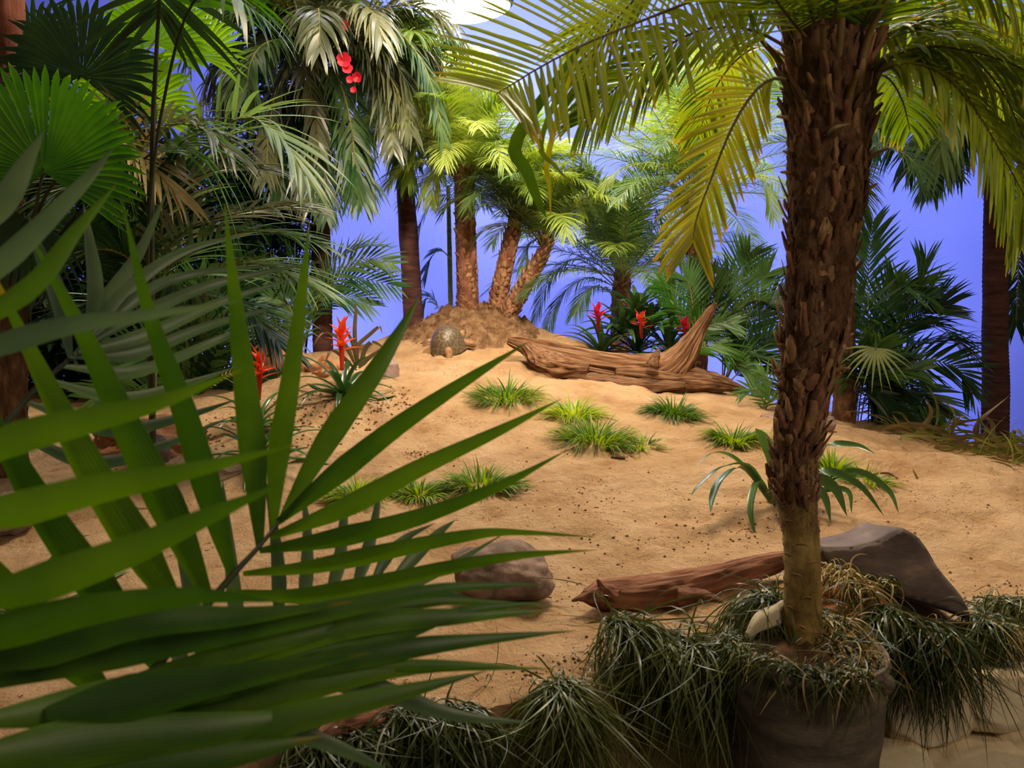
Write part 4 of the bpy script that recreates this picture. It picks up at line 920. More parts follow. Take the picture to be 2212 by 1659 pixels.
# ------------------------------------------------------------------ coir mound round the middle palms
def coir():
    mb = MB(); C = P(1018, 705, 4.93); n = 90; V = []; F = []
    for i in range(n + 1):
        for j in range(n + 1):
            x = -0.46 + .92 * i / n; y = -.50 + .83 * j / n; rr = sqrt((x / .44) ** 2 + (y / .46) ** 2)
            z0 = base_z(C.x + x, C.y + y)
            h = max(0, 1 - rr * rr); zz = z0 - .03 + .12 * h + .045 * noise.noise(Vector((x * 17, y * 17, 1))) * min(1, h * 3) + .022 * noise.noise(Vector((x * 60, y * 60, 1)))* min(1, h * 3)
            if rr > 1: zz = z0 - .05
            V.append((C.x + x, C.y + y, zz))
    for i in range(n):
        for j in range(n): a = i * (n + 1) + j; F.append((a, a + n + 1, a + n + 2, a + 1))
    mb.add(V, F)
    rg = rnd(5)
    for k in range(9000):
        i = rg.randrange(n * (n + 1)); p = Vector(V[i])
        x = p.x - C.x; y = p.y - C.y
        if (x / .44) ** 2 + (y / .46) ** 2 > .95: continue
        p += Vector((rg.uniform(-.008, .008), rg.uniform(-.008, .008), 0)); d = Vector((rg.uniform(-1, 1), rg.uniform(-1, 1), rg.uniform(.0, .8))).normalized(); l = rg.uniform(.012, .035)
        ribbon(mb, [p, p + d * l * .5 + Vector((0, 0, .003)), p + d * l], .0018, d.orthogonal(), None)
    o = mb.build('coir_mulch', M['coir'], loc=C); tag(o, 'brown fibrous mulch heaped round the three palm trunks on the mound', 'mulch', kind='stuff')
coir()
# crumbs of soil scattered over the sand
def crumbs():
    mb = MB(); rg = rnd(6)
    spots = [(1230, 1090, 60), (905, 988, 14), (1600, 1150, 60), (1350, 1180, 90), (2000, 1250, 70), (2180, 1290, 50), (1250, 1270, 60), (700, 900, 60), (640, 950, 50), (1300, 1420, 60), (1200, 1480, 60), (960, 720, 30), (1700, 1130, 40), (330, 930, 60), (420, 940, 60), (560, 920, 60), (640, 880, 50), (840, 870, 40), (780, 890, 40), (300, 990, 50), (1500, 1080, 120), (1900, 1080, 120), (1100, 1000, 120)]
    for (u, v, s) in spots:
        for k in range(110):
            a = on_sand(u + rg.gauss(0, s), v + rg.gauss(0, s * .35)); r_ = rg.choice([.0015, .002, .003, .005]) * rg.uniform(.7, 1.2) * (1.7 if u < 850 and v < 1000 else 1)
            V = [a + Vector((r_ * rg.uniform(.6, 1.2) * x, r_ * rg.uniform(.6, 1.2) * y, r_ * rg.uniform(.6, 1.1) * z)) for x, y, z in ((1, 0, 0), (-1, 0, 0), (0, 1, 0), (0, -1, 0), (0, 0, 1), (0, 0, -1))]
            mb.add(V, [(0, 2, 4), (2, 1, 4), (1, 3, 4), (3, 0, 4), (2, 0, 5), (1, 2, 5), (3, 1, 5), (0, 3, 5)])
    o = mb.build('soil_crumbs', M['soilcrumb']); tag(o, 'small brown crumbs of earth strewn over the sand', 'soil crumbs', kind='stuff')
crumbs()
# reddish clods on the left
def clod(u, v, Y, rx, rz, label, seed):
    rock(u, v, Y, rx, rx * .8, rz, M['clay'], label, seed, .5, name='earth_mound', cat='earth mound')
clod(600, 800, 3.95, .13, .14, 'reddish earth mound behind the left red bromeliad', 50)
clod(705, 815, 3.9, .12, .075, 'smooth earth mound between the two red bromeliads', 54)
clod(1840, 1310, 1.88, .08, .045, 'small earth bank under the upper edge of the slate slab', 61)
clod(330, 960, 3.15, .2, .09, 'crumbly reddish earth heap seen through the foreground leaves', 58)

# ------------------------------------------------------------------ grass tufts
def tuft(u, v, w_, h_, label, seed, n=170, mat=None, dead=0.0):
    rg = rnd(seed); C = on_sand(u, v); mb = MB(); s = C.y / FPX; W = w_ * s / 2 * 1.15; H = h_ * s * 1.12
    for i in range(n):
        a = rg.uniform(0, 2 * pi); rr = sqrt(rg.random()); x = cos(a) * rr * W * .72; y = sin(a) * rr * W * .45
        p = Vector((C.x + x, C.y + y, 0)); p.z = sand_z(p.x, p.y) - .004
        lean = .25 + .9 * rr + rg.uniform(-.1, .4); d = Vector((cos(a) * lean, sin(a) * lean, 1)).normalized() + Vector((rg.uniform(-.3, .3), rg.uniform(-.3, .3), 0))
        l = H * rg.uniform(.55, 1.15); q = p.copy(); lp = []
        for e in range(6):
            lp.append(q.copy()); q = q + d.normalized() * l / 5; d = d.normalized() + Vector((0, 0, -1)) * (.10 + .28 * rr) * rg.uniform(.7, 1.3)
            zz = sand_z(q.x, q.y) + .002
            if q.z < zz: q.z = zz
        ribbon(mb, lp, rg.uniform(.004, .0085), Vector((-sin(a) + rg.uniform(-.5, .5), cos(a), 0)), None, 0.3, 1 if rg.random() < .3 else 0)
    o = mb.build('grass_tuft', [mat or M['grass'], M['grassdark']], loc=C); return tag(o, label, 'grass')
G = [(1095, 862, 140, 62, 'round grass tuft on the sand just below the left end of the driftwood log'),
     (1240, 905, 110, 62, 'grass tuft at the back left of the large central patch'),
     (1285, 955, 150, 75, 'bright grass tuft forming the front of the large central patch'),
     (1385, 962, 80, 45, 'thin grass tuft at the right end of the large central patch', 60),
     (1455, 900, 105, 58, 'dark green grass tuft in front of the driftwood horn'),
     (1585, 945, 110, 55, 'bright grass tuft left of the potted trunk above the arching plant'),
     (1040, 1050, 170, 62, 'wide grass tuft in the near middle of the sand behind the leaf tips'),
     (905, 1062, 110, 45, 'low grass tuft between two others, crossed by the foreground leaf blades'),
     (775, 1070, 110, 60, 'leftmost grass tuft on the near sand, seen between leaf blades'),
     (1795, 1020, 80, 62, 'upright bright grass tuft immediately right of the potted trunk'),
     (1870, 1050, 120, 45, 'sprawling grass tuft on the sand further right of the potted trunk', 90)]
for i, g_ in enumerate(G):
    tuft(g_[0], g_[1], g_[2], g_[3], g_[4], 200 + i, int((g_[5] if len(g_) > 5 else 280)), M['grassdark'] if i in (4,) else None)

# ------------------------------------------------------------------ hanging fringe grass over the front edge
def surf_top(x, y):
    if y > edge_y(x): return sand_z(x, y)
    if (Vector((x, y, 0)) - Vector((pb.x, pb.y, 0))).length < .165: return .80
    return -9
def fringe(roots, n, label, seed, l0, l1, vec, spread, up=.35, strawf=.0, name='hanging_grass', w_=.0030, grav=.30):
    rg = rnd(seed); mb = MB(); rs = [Vector(r_) for r_ in roots]
    for i in range(n):
        k = rg.uniform(0, len(rs) - 1); a = int(k); p = rs[a].lerp(rs[min(a + 1, len(rs) - 1)], k - a) + Vector((rg.gauss(0, .012), rg.gauss(0, .012), rg.uniform(-.005, .015)))
        d = Vector(vec) + Vector((rg.gauss(0, spread), rg.gauss(0, spread * .6), up + rg.uniform(-.2, .3))); d.normalize()
        l = rg.uniform(l0, l1); q = p.copy(); lp = []; S = 12; curl = Vector((rg.gauss(0, .19), rg.gauss(0, .09), 0)); g_ = grav * rg.uniform(.6, 2.2) + (0 if rg.random() > .12 else -.2)
        for e in range(S + 1):
            lp.append(q.copy()); q = q + d * l / S; d = (d + Vector((0, 0, -g_)) + curl).normalized()
            zz = surf_top(q.x, q.y) + .004 + .03 * rg.random() * (i / n)
            if q.z < zz: q.z = zz
        ribbon(mb, lp, w_ * rg.uniform(.7, 1.5), Vector((rg.uniform(-1, 1), rg.uniform(-1, 1), rg.uniform(-.4, .4))), lambda t: 1 - t ** 3 * .9, 0, 1 if rg.random() < strawf else 0)
    o = mb.build(name, [M['fringe'], M['straw']], loc=rs[0]); return tag(o, label, 'grass')
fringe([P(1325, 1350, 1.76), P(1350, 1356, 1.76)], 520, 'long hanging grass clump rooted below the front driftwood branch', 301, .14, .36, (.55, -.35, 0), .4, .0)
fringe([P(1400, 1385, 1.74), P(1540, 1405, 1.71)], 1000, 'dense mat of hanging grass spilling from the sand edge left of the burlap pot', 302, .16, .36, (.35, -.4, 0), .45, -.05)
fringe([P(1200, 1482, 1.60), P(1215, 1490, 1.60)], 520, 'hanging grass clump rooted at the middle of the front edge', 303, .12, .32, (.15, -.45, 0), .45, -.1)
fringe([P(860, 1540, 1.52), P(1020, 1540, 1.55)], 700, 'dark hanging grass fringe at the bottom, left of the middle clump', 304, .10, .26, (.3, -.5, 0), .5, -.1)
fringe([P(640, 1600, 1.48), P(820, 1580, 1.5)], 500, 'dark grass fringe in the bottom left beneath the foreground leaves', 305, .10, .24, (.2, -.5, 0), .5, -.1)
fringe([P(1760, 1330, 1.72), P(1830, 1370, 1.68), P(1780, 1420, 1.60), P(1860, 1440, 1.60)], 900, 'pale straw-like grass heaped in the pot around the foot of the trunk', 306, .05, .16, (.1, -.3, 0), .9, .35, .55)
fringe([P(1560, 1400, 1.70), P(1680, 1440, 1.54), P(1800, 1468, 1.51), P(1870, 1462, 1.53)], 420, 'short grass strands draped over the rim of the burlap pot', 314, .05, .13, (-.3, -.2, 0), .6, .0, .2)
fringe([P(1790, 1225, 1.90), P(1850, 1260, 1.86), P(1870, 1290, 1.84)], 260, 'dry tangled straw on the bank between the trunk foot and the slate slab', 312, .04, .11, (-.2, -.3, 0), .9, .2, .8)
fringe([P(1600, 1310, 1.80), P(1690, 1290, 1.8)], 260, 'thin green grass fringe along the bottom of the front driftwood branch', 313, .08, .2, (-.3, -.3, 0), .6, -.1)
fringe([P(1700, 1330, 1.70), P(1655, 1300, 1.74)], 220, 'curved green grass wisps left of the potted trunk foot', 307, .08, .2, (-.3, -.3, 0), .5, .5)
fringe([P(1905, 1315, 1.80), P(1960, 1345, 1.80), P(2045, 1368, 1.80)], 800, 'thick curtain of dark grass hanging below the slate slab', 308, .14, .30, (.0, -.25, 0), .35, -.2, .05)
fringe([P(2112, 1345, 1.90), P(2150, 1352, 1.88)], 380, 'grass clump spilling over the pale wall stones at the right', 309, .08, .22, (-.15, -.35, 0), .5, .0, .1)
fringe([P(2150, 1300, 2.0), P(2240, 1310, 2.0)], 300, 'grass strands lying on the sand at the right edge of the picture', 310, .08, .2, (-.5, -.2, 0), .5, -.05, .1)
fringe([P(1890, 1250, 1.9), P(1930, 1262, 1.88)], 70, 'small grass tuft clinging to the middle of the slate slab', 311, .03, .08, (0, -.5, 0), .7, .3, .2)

# ------------------------------------------------------------------ withered vine heap, back right
def litter():
    rg = rnd(77); mb = MB(); C = on_sand(2080, 965)
    for i in range(210):
        u = rg.uniform(1930, 2300); v = 925 + (u - 1930) * .19 + rg.gauss(0, 11) + 14; p = on_sand(u, min(v, 1015)); p.z += rg.uniform(0, .05)
        d = Vector((rg.uniform(-1, 1), rg.uniform(-.5, .5), rg.uniform(-.1, .45))).normalized(); lp = []; q = p.copy(); cu = Vector((rg.uniform(-.3, .3), 0, rg.uniform(-.25, .05)))
        l = rg.uniform(.08, .28)
        for e in range(7):
            lp.append(q.copy()); q = q + d * l / 6; d = (d + cu).normalized(); zz = sand_z(q.x, q.y) + .003
            if q.z < zz: q.z = zz
        ribbon(mb, lp, rg.uniform(.006, .016), Vector((rg.uniform(-.3, .3), -.5, 1)), None, .3, rg.choice([0, 0, 1]))
    for (pts) in ([(2120, 960), (2108, 930), (2125, 900), (2180, 855)], [(2140, 960), (2145, 920), (2125, 895)], [(1960, 960), (2010, 900), (2000, 860)], [(2050, 940), (2070, 905), (2085, 900)], [(1900, 930), (1960, 915), (2040, 930), (2100, 970)], [(2180, 960), (2195, 930), (2212, 945)]):
        ribbon(mb, spline(PL(pts, 3.45, 3.4), 14), .022, Vector((.7, -.3, .5)), None, .4, 1)
    o = mb.build('dead_foliage', [M['vine'], M['vinebrown']], loc=C); tag(o, 'heap of withered olive leaves and stems at the back right edge of the sand', 'dead leaves', kind='stuff')
M['vine'] = leaf_mat('vine', srgb(76, 86, 40), srgb(116, 122, 62), None, 1, .25, .5)
M['vinebrown'] = leaf_mat('vine_brown', srgb(84, 72, 46), srgb(124, 108, 72), None, 1, .2, .5)
litter()

# ------------------------------------------------------------------ bromeliads and strap-leaved plants
def strap_leaf(mb, C, az, el, L, w_, rng, dr=1.6, mi=0, fold=.5):
    lp = arc(Vector(C), az, el, L, dr, 9)
    out = []
    for q in lp:
        zz = sand_z(q.x, q.y) + .002
        out.append(Vector((q.x, q.y, max(q.z, zz))))
    ribbon(mb, out, w_, Vector((-sin(az), cos(az), 0)), lambda t: min(1, .75 + t) * (1 - t ** 4), fold, mi)
def flower(parent, base, top, s, mat, seed, n=14, name='flower'):
    rg = rnd(seed); mb = MB(); base = Vector(base); top = Vector(top)
    tube(mb, [base, base.lerp(top, .5), top], [s * .08, s * .13, s * .05], 10, 14, None, 0)
    for i in range(n):
        f = i / n; p = base.lerp(top, .42 + .5 * f); az = i * 2.39996; el = R(22 + 45 * f + rg.uniform(-10, 10)); l = s * rg.uniform(.8, 1.1) * (1.0 - .25 * f)
        ribbon(mb, arc(p, az, el, l, -0.1 if f > .7 else .5, 6), s * .40, Vector((-sin(az), cos(az), 0)), lambda t: min(1, .45 + 1.6 * t) * (1 - t ** 2.2), .35, 0)
    return mb.build(name, mat, parent)
def bromeliad(u, v, Y, label, seed, nleaf, L, w_, fl=None, mat=None, lo=5, hi=70, name='bromeliad'):
    rg = rnd(seed)
    if Y: C = P(u, v, Y); C.z = max(C.z, base_z(C.x, C.y))
    else: C = on_sand(u, v)
    t = thing(name, C, label, 'plant'); mb = MB()
    for i in range(nleaf):
        f = i / nleaf; strap_leaf(mb, C + Vector((0, 0, .01)), i * 2.39996, R(lo + (hi - lo) * f + rg.uniform(-8, 8)), L * rg.uniform(.75, 1.1), w_ * rg.uniform(.8, 1.15), rg, 1.5)
    mb.build('foliage', mat or M['brom'], t)
    for (fu, fv, fY, s, m_) in (fl or []):
        flower(t, C.lerp(P(fu, fv + 60 * s / .1, fY), .6), P(fu, fv, fY), s, M[m_], seed + int(fu))
    return t
bromeliad(742, 865, None, 'red bromeliad with tall torn flower standing against the blue wall', 401, 20, .30, .028, [(737, 700, 3.45, .095, 'red')])
bromeliad(555, 930, None, 'left hand red bromeliad whose flower shows between two foreground blades', 402, 14, .26, .028, [(562, 762, 3.3, .095, 'red')])
# tall dried leaf tips on the right hand one are part of a separate withered plant
rg = rnd(403); C = on_sand(775, 800, 3.6)
t = thing('withered_plant', C, 'withered strap-leaved plant curling up beside the right hand red bromeliad', 'plant'); mb = MB()
for pts in ([(770, 790), (765, 720), (768, 670), (766, 655)], [(775, 790), (770, 750), (800, 720), (820, 706), (826, 722)], [(775, 795), (790, 750), (810, 740), (840, 760)], [(770, 795), (740, 740), (700, 720), (675, 750)], [(775, 795), (800, 770), (840, 745)], [(770, 800), (720, 760), (700, 790)], [(772, 790), (760, 740), (740, 700)]):
    ribbon(mb, spline(PL(pts, 3.7, 3.65), 16), .022, Vector((1, -.3, .2)), None, .5, 0)
mb.build('foliage', M['vinebrown'], t)
C0 = P(1375, 790, 4.55)
t = thing('bromeliad', C0, 'dense bromeliad clump with pink-red flowers behind the driftwood log', 'plant'); rg = rnd(411); 
for (du, dv, L_) in ((0, -10, .36), (-75, -5, .34), (70, -5, .34), (-30, -55, .30), (30, -60, .30), (0, -95, .26)):
    mb = MB(); C = P(1375 + du, 775 + dv, 4.55)
    for i in range(22):
        f = i / 22; az = i * 2.39996
        ribbon(mb, arc(C, az, R(10 + 70 * f + rg.uniform(-8, 8)), L_ * rg.uniform(.7, 1.1), 1.2, 9), .036 * rg.uniform(.8, 1.1), Vector((-sin(az), cos(az), 0)), lambda t: min(1, .7 + t) * (1 - t ** 4), .5)
    mb.build('rosette', M['brom'], t)
for (fu, fv, m_, s) in ((1383, 668, 'red', .085), (1290, 652, 'crimson', .085), (1478, 678, 'crimson', .08)):
    o = flower(t, P(fu + 3, fv + 62, 4.40), P(fu, fv + 16, 4.30), s, M[m_], 420 + fu, 11)
# arching strap plant by the potted trunk
C = on_sand(1668, 1092)
t = thing('strap_leaved_plant', C, 'arching green strap-leaved plant on the sand directly behind the potted trunk', 'plant'); mb = MB()
for pts, ww in (([(1662, 1085), (1620, 1010), (1560, 1010), (1510, 1050), (1492, 1072)], .022), ([(1660, 1085), (1600, 1000), (1545, 978), (1500, 1010)], .016), ([(1660, 1085), (1610, 1012), (1560, 1035), (1540, 1075), (1535, 1108)], .032), ([(1660, 1088), (1640, 1040), (1626, 1070), (1622, 1110), (1634, 1165)], .026),
                ([(1668, 1080), (1670, 1000), (1650, 950), (1632, 925)], .042), ([(1680, 1080), (1720, 1000), (1790, 962), (1850, 962), (1890, 980)], .022), ([(1690, 1085), (1740, 1030), (1800, 1020), (1860, 1050), (1910, 1115)], .026), ([(1690, 1085), (1740, 1035), (1800, 1050), (1830, 1115)], .038), ([(1685, 1085), (1740, 1050), (1780, 1070), (1795, 1130)], .03),
                ([(1690, 1085), (1780, 1030), (1860, 1020), (1920, 1060), (1942, 1110)], .022), ([(1665, 1085), (1668, 1040), (1680, 1060), (1685, 1120)], .03), ([(1670, 1085), (1700, 1020), (1700, 970)], .03), ([(1690, 1085), (1760, 1060), (1830, 1060), (1840, 1110)], .02)):
    base_ = C + Vector((0, 0, .01)); q = [base_] + [P(u, v, C.y - .02 - .05 * k) for k, (u, v) in enumerate(pts[1:])]
    ribbon(mb, spline(q, 18), ww, Vector((.9, -.5, .4)), lambda t: min(1, .55 + t) * (1 - t ** 4), .35)
mb.build('foliage', M['brom'], t)
# low strap-leaved plants on the left, seen between the blades
bromeliad(560, 1010, None, 'green strap-leaved plant below the left red bromeliad', 431, 14, .28, .022, None, M['brom'], name='strap_leaved_plant')
bromeliad(60, 1330, None, 'dark strap-leaved plant at the lower left behind the foreground leaves', 433, 12, .28, .03, None, M['brom'], name='strap_leaved_plant')

# pink blossoms of a hibiscus twig
def hibiscus():
    base = P(760, 60, 4.25); t = thing('hibiscus_twig', base, 'twig with bright pink blossoms hanging in the silvery palm crown', 'flowers')
    mb = MB(); tube(mb, [base, P(752, 130, 4.2), P(770, 200, 4.2), P(762, 260, 4.2)], [.004, .003, .002], 6, 12); mb.build('stem', M['stemdark'], t)
    for k, (u, v, s) in enumerate(((744, 132, .040), (750, 150, .03), (773, 166, .028), (765, 196, .018), (745, 55, .026), (756, 172, .02))):
        mb = MB(); C = P(u, v, 4.17); rg = rnd(k + 5); ax = Vector((rg.uniform(-.4, .4), -1, rg.uniform(-.5, .2))).normalized(); a = ax.orthogonal().normalized(); b2 = ax.cross(a)
        for i in range(5):
            th = 2 * pi * i / 5; d = (a * cos(th) + b2 * sin(th) + ax * .7); e = (-a * sin(th) + b2 * cos(th))
            ribbon(mb, [C + d * s * q * (1 - .1 * q) for q in (0, .25, .5, .75, 1)], s * 1.1, e, lambda t_: min(1, .3 + 1.4 * t_) * (1 - .5 * t_ ** 4), .2)
        mb.build('blossom', M['pink'], t)
hibiscus()

# ------------------------------------------------------------------ tortoise
def tortoise():
    C = on_sand(970, 757, 3.8); t = thing('tortoise', C, 'small domed tortoise climbing the sand towards the mulch mound', 'tortoise')
    rz = Matrix.Rotation(R(52), 3, 'Z') @ Matrix.Rotation(R(-17), 3, 'Y')
    def X(x, y, z): return C + rz @ Vector((x, y, z))
    mb = MB(); n, m = 48, 20; V = []; F = []; a, b_, h = .098, .086, .112
    for i in range(m + 1):
        ph = (pi / 2) * i / m * 1.18
        for j in range(n):
            th = 2 * pi * j / n; rr = sin(ph); z = cos(ph)
            flare = 1 + .09 * max(0, (i / m - .75) / .25)
            bump = 1 + .02 * cos(th * 12) * (i / m > .7) + .018 * noise.noise(Vector((cos(th) * rr * 5, sin(th) * rr * 5, z * 5)))
            V.append(X(a * rr * cos(th) * flare * bump, b_ * rr * sin(th) * flare * bump, .028 + h * max(z, -.28) * bump))
    for i in range(m):
        for j in range(n): k = (j + 1) % n; F.append((i * n + j, (i + 1) * n + j, (i + 1) * n + k, i * n + k))
    mb.add(V, F); o = mb.build('shell', M['shell'], t, loc=(0, 0, 0)) if False else mb.build('shell', M['shell'], t); o['label'] = 'domed brown shell with pale scute lines'
    # underside, neck, head, legs and tail as one skin
    mb = MB()
    tube(mb, [X(-.085, 0, .022), X(-.04, 0, .022), X(.04, 0, .024), X(.085, 0, .03), X(.115, 0, .045), X(.135, 0, .056), X(.158, 0, .052)], [.03, .072, .072, .04, .018, .020, .008], 20, 48, flat=.42)
    for sx, sy in ((1, 1), (1, -1), (-1, 1), (-1, -1)):
        tube(mb, [X(.05 * sx, .045 * sy, .03), X(.085 * sx, .075 * sy, .02), X(.10 * sx, .085 * sy, .004), X(.112 * sx, .088 * sy, -.004)], [.022, .021, .018, .012], 12, 16)
    tube(mb, [X(-.09, 0, .02), X(-.115, 0, .008)], [.01, .002], 8, 8)
    for sy in (1, -1):
        tube(mb, [X(.140, .013 * sy, .062), X(.1425, .0165 * sy, .063)], [.0035, .0015], 8, 4, mi=1)
    mb.build('body', [M['skin'], M['metal']], t)
tortoise()
# twigs and husks
mb = MB(); tube(mb, [on_sand(1320, 985) + Vector((0, 0, .006)), on_sand(1350, 985) + Vector((0, 0, .006))], [.006, .005], 8, 8); o = mb.build('twig', M['wood']); tag(o, 'short thick twig lying at the front of the large central grass patch', 'twig')
mb = MB(); tube(mb, [on_sand(1885, 1023) + Vector((0, 0, .004)), on_sand(1915, 1020) + Vector((0, 0, .008)), on_sand(1940, 1024) + Vector((0, 0, .004))], [.003, .004, .003], 8, 12); o = mb.build('twig', M['redwood']); tag(o, 'thin reddish twig on the sand right of the upright grass tuft', 'twig')
mb = MB(); a = on_sand(1982, 1028); tube(mb, [a, a + Vector((-.008, 0, .015)), a + Vector((-.018, 0, .034))], [.004, .004, .001], 8, 8); o = mb.build('husk', M['straw']); tag(o, 'tiny pale husk standing up in the sand on the right', 'husk')

# ------------------------------------------------------------------ foreground palm with broad blades
def lf(parent, pts, Y0, Y1, wpx, mat, face=(0, -1, 0), fold=.42, name='leaflet', tipsharp=2.0):
    q = PL(pts, Y0, Y1); ps_ = spline(q, 20); Ym = (Y0 + Y1) / 2
    T = (ps_[-1] - ps_[0]).normalized(); wdv = T.cross(Vector(face)).normalized()
    mb = MB(); ribbon(mb, ps_, wpx * Ym / FPX, wdv, lambda t: min(1, .25 + 2.6 * t) * (1 - t ** tipsharp), fold)
    return mb.build(name, mat, parent)
FB = Vector((-0.55, 0.62, 0.0))
t = thing('broadleaf_palm', FB, 'broad-bladed green palm filling the left foreground close to the camera', 'palm')
def stemmed(pts, Y0, Y1, r0, r1, mat=None):
    q = [FB, FB + Vector((.02, 0, .5))] + PL(pts, Y0, Y1); mb = MB(); tube(mb, q, [r0 * 1.6, r0 * 1.4, r0, (r0 + r1) / 2, r1], 10, 60); return mb.build('stem', mat or M['stemdark'], t)
# frond A: the clear one with the dark stem
fA = stemmed([(60, 1700), (270, 1515), (420, 1340), (500, 1245), (560, 1180), (608, 1122)], .70, .86, .0045, .0018)
for pts, Y0, Y1, wp in (
    ([(606, 1126), (700, 960), (800, 815), (860, 720), (906, 640)], .86, .95, 58), ([(600, 1128), (720, 1030), (860, 920), (1010, 820), (1142, 738)], .86, .9, 56),
    ([(585, 1160), (740, 1100), (900, 1015), (1080, 930), (1212, 862)], .85, .9, 53), ([(560, 1190), (720, 1165), (900, 1120), (1080, 1050), (1226, 972)], .84, .88, 51),
    ([(525, 1240), (680, 1225), (850, 1190), (1000, 1160), (1100, 1150), (1285, 1160)], .83, .88, 44), ([(490, 1280), (650, 1290), (820, 1262), (980, 1225), (1130, 1200), (1290, 1188)], .82, .86, 49),
    ([(590, 1140), (598, 990), (625, 820), (650, 640), (668, 480)], .86, .9, 56), ([(560, 1180), (545, 1000), (525, 820), (505, 640), (485, 440)], .84, .86, 69),
    ([(500, 1245), (450, 1080), (390, 880), (320, 680), (262, 430)], .82, .82, 73), ([(450, 1300), (370, 1130), (270, 930), (180, 730), (55, 490)], .80, .78, 94),
    ([(400, 1350), (300, 1200), (190, 1020), (90, 820), (-30, 560)], .78, .74, 103), ([(330, 1440), (220, 1300), (100, 1130), (0, 950), (-90, 760)], .76, .70, 107),
    ([(250, 1530), (130, 1420), (20, 1280), (-80, 1140)], .74, .68, 107)):
    lf(fA, pts, Y0, Y1, wp, M['frontleaf'])
# frond B: very close blurred blades crossing it
fB = stemmed([(-240, 1800), (-220, 1400), (-200, 1000), (-150, 700), (-120, 520)], .50, .52, .005, .002)
for pts, Y0, Y1, wp, mt in (
    ([(-160, 1060), (0, 960), (180, 910), (340, 870), (520, 800)], .50, .52, 81, 'frontleaf'), ([(-160, 1120), (0, 1110), (200, 1060), (400, 1020), (640, 960)], .50, .52, 89, 'frontleaf'),
    ([(-180, 1330), (60, 1270), (260, 1200), (440, 1120), (620, 1040)], .49, .53, 97, 'frontleaf'), ([(-180, 820), (0, 745), (160, 700), (320, 680), (520, 650)], .54, .6, 54, 'greyleaf'),
    ([(-200, 1430), (0, 1370), (200, 1320), (420, 1290), (600, 1300)], .50, .54, 94, 'frontleaf'),
    ([(-140, 700), (0, 565), (100, 470), (190, 380), (245, 318)], .62, .7, 59, 'greyleaf'), ([(-120, 560), (0, 430), (50, 350), (95, 282)], .62, .7, 70, 'greyleaf'),
    ([(-160, 760), (60, 620), (160, 500), (250, 400)], .6, .66, 54, 'frontleaf')):
    lf(fB, pts, Y0, Y1, wp, M[mt])
# frond C: the lower fan of long curved blades reaching right
fC = stemmed([(-200, 1900), (-120, 1750), (0, 1640), (120, 1560), (300, 1480)], .54, .66, .005, .002)
for pts, Y0, Y1, wp, mt in (
    ([(-150, 1500), (100, 1440), (400, 1380), (700, 1320), (960, 1270), (1190, 1262)], .56, .74, 75, 'frontleaf'), ([(60, 1600), (300, 1480), (560, 1420), (800, 1390), (1000, 1320), (1200, 1300)], .60, .76, 72, 'frontleaf'),
    ([(120, 1560), (400, 1440), (650, 1370), (800, 1330), (960, 1298), (1230, 1312)], .60, .78, 54, 'frontleaf'), ([(100, 1620), (350, 1520), (620, 1450), (880, 1400), (1050, 1380), (1245, 1362)], .60, .76, 75, 'frontleaf'),
    ([(50, 1660), (350, 1570), (640, 1490), (900, 1440), (1180, 1445)], .58, .74, 81, 'frontleaf'), ([(0, 1700), (300, 1640), (600, 1560), (850, 1500), (1050, 1450)], .56, .7, 94, 'frontleaf'),
    ([(-50, 1560), (200, 1520), (450, 1480), (700, 1440), (1100, 1440)], .54, .72, 102, 'frontleaf'), ([(-80, 1640), (200, 1600), (500, 1570), (720, 1530)], .52, .66, 121, 'frontleaf'),
    ([(-50, 1720), (250, 1660), (500, 1630), (700, 1590)], .54, .64, 108, 'frontleaf'), ([(430, 1440), (600, 1445), (820, 1490), (980, 1545), (1150, 1562)], .66, .74, 62, 'greyleaf'),
    ([(380, 1520), (560, 1560), (740, 1620), (880, 1690)], .64, .7, 54, 'greyleaf'), ([(300, 1480), (560, 1440), (760, 1330), (950, 1262)], .66, .8, 43, 'greyleaf'),
    ([(200, 1560), (500, 1420), (750, 1350), (1000, 1330), (1195, 1318)], .62, .76, 81, 'frontleaf'), ([(-150, 1420), (60, 1400), (300, 1340), (520, 1330), (760, 1300)], .54, .66, 102, 'frontleaf'),
    ([(100, 1540), (300, 1500), (520, 1460), (800, 1410)], .56, .64, 108, 'frontleaf')):
    lf(fC, pts, Y0, Y1, wp, M[mt], (0, -1, .45))
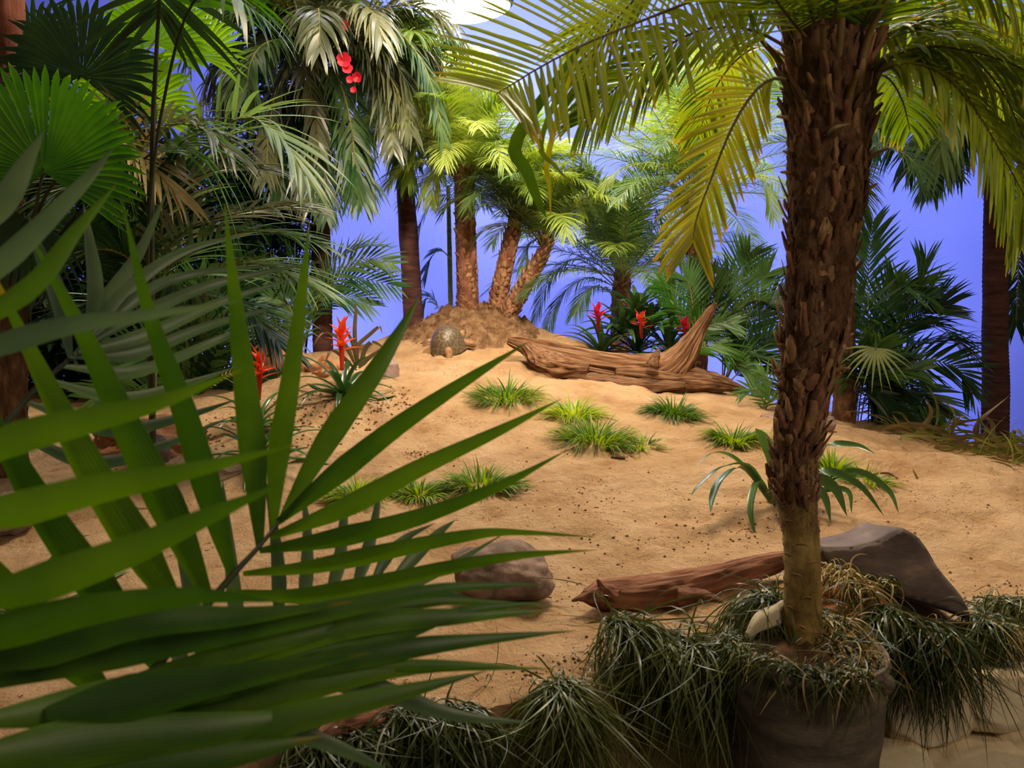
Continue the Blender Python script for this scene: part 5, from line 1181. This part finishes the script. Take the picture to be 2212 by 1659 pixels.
# frond D: grey-green blades standing behind
fD = stemmed([(300, 1640), (420, 1520), (520, 1440), (610, 1368), (740, 1300), (840, 1262)], .95, 1.1, .004, .0015)
for pts, wp in (([(840, 1262), (900, 1200), (950, 1150), (985, 1122)], 34), ([(800, 1270), (840, 1200), (880, 1160), (940, 1130)], 30), ([(760, 1290), (790, 1200), (810, 1120), (822, 1040)], 34), ([(700, 1320), (730, 1220), (742, 1120), (745, 1050)], 34),
                ([(650, 1345), (660, 1240), (662, 1140), (650, 1040)], 36), ([(600, 1375), (600, 1250), (590, 1140), (570, 1020)], 38), ([(520, 1440), (505, 1300), (490, 1150), (480, 1030)], 40), ([(450, 1490), (420, 1350), (390, 1200), (350, 1050)], 42),
                ([(700, 1322), (660, 1400), (640, 1440), (620, 1500)], 34), ([(610, 1370), (560, 1440), (540, 1500)], 34), ([(800, 1275), (880, 1262), (960, 1230), (1090, 1152)], 36), ([(760, 1290), (860, 1290), (980, 1290), (1060, 1310)], 32), ([(400, 1540), (380, 1400), (340, 1280), (290, 1150)], 44)):
    lf(fD, pts, .98, 1.08, wp, M['greyleaf'])
# frond E: grey-green blades further up left
fE = stemmed([(-160, 1300), (-40, 1000), (60, 860), (180, 750)], .85, 1.0, .005, .002)
for pts, wp in (([(180, 750), (300, 680), (440, 620), (560, 590), (720, 560)], 30), ([(170, 760), (320, 720), (480, 650), (640, 600)], 34), ([(150, 770), (300, 760), (460, 700), (650, 650)], 34), ([(130, 790), (300, 800), (480, 730), (560, 700)], 30),
                ([(185, 740), (230, 640), (300, 540), (362, 410)], 46), ([(185, 740), (200, 620), (190, 520), (180, 440)], 44), ([(150, 770), (120, 640), (80, 540), (60, 460)], 50), ([(180, 740), (280, 620), (400, 540), (560, 500)], 34),
                ([(100, 820), (260, 860), (400, 830), (520, 790)], 30), ([(60, 870), (240, 930), (400, 900), (520, 860)], 34), ([(20, 930), (200, 1000), (360, 960), (500, 900)], 34), ([(160, 765), (300, 640), (420, 590), (640, 570)], 30)):
    lf(fE, pts, .98, 1.15, wp, M['greyleaf'])

# ------------------------------------------------------------------ group names of the repeats
GR = {'grass_tuft': 'grass tufts planted in the sand', 'hanging_grass': 'hanging grass along the front edge of the sand', 'date_palm': 'date palms behind the sand', 'drooping_palm': 'drooping palms with smooth trunks',
      'parlor_palm': 'low bushy parlor palms', 'wall_stone': 'pale stones of the retaining wall', 'bromeliad': 'red flowering bromeliads', 'rock': 'rocks on the sand', 'driftwood_log': 'driftwood pieces', 'twig': 'twigs on the sand',
      'earth_mound': 'small earth mounds', 'leafy_shrub': 'dark shrubs on the left', 'areca_palm': 'areca palms on the left', 'strap_leaved_plant': 'strap-leaved plants'}
for o in list(COL.objects):
    k = o.name.split('.')[0]
    if o.parent is None and k in GR and not o.get('kind'): o['group'] = GR[k]
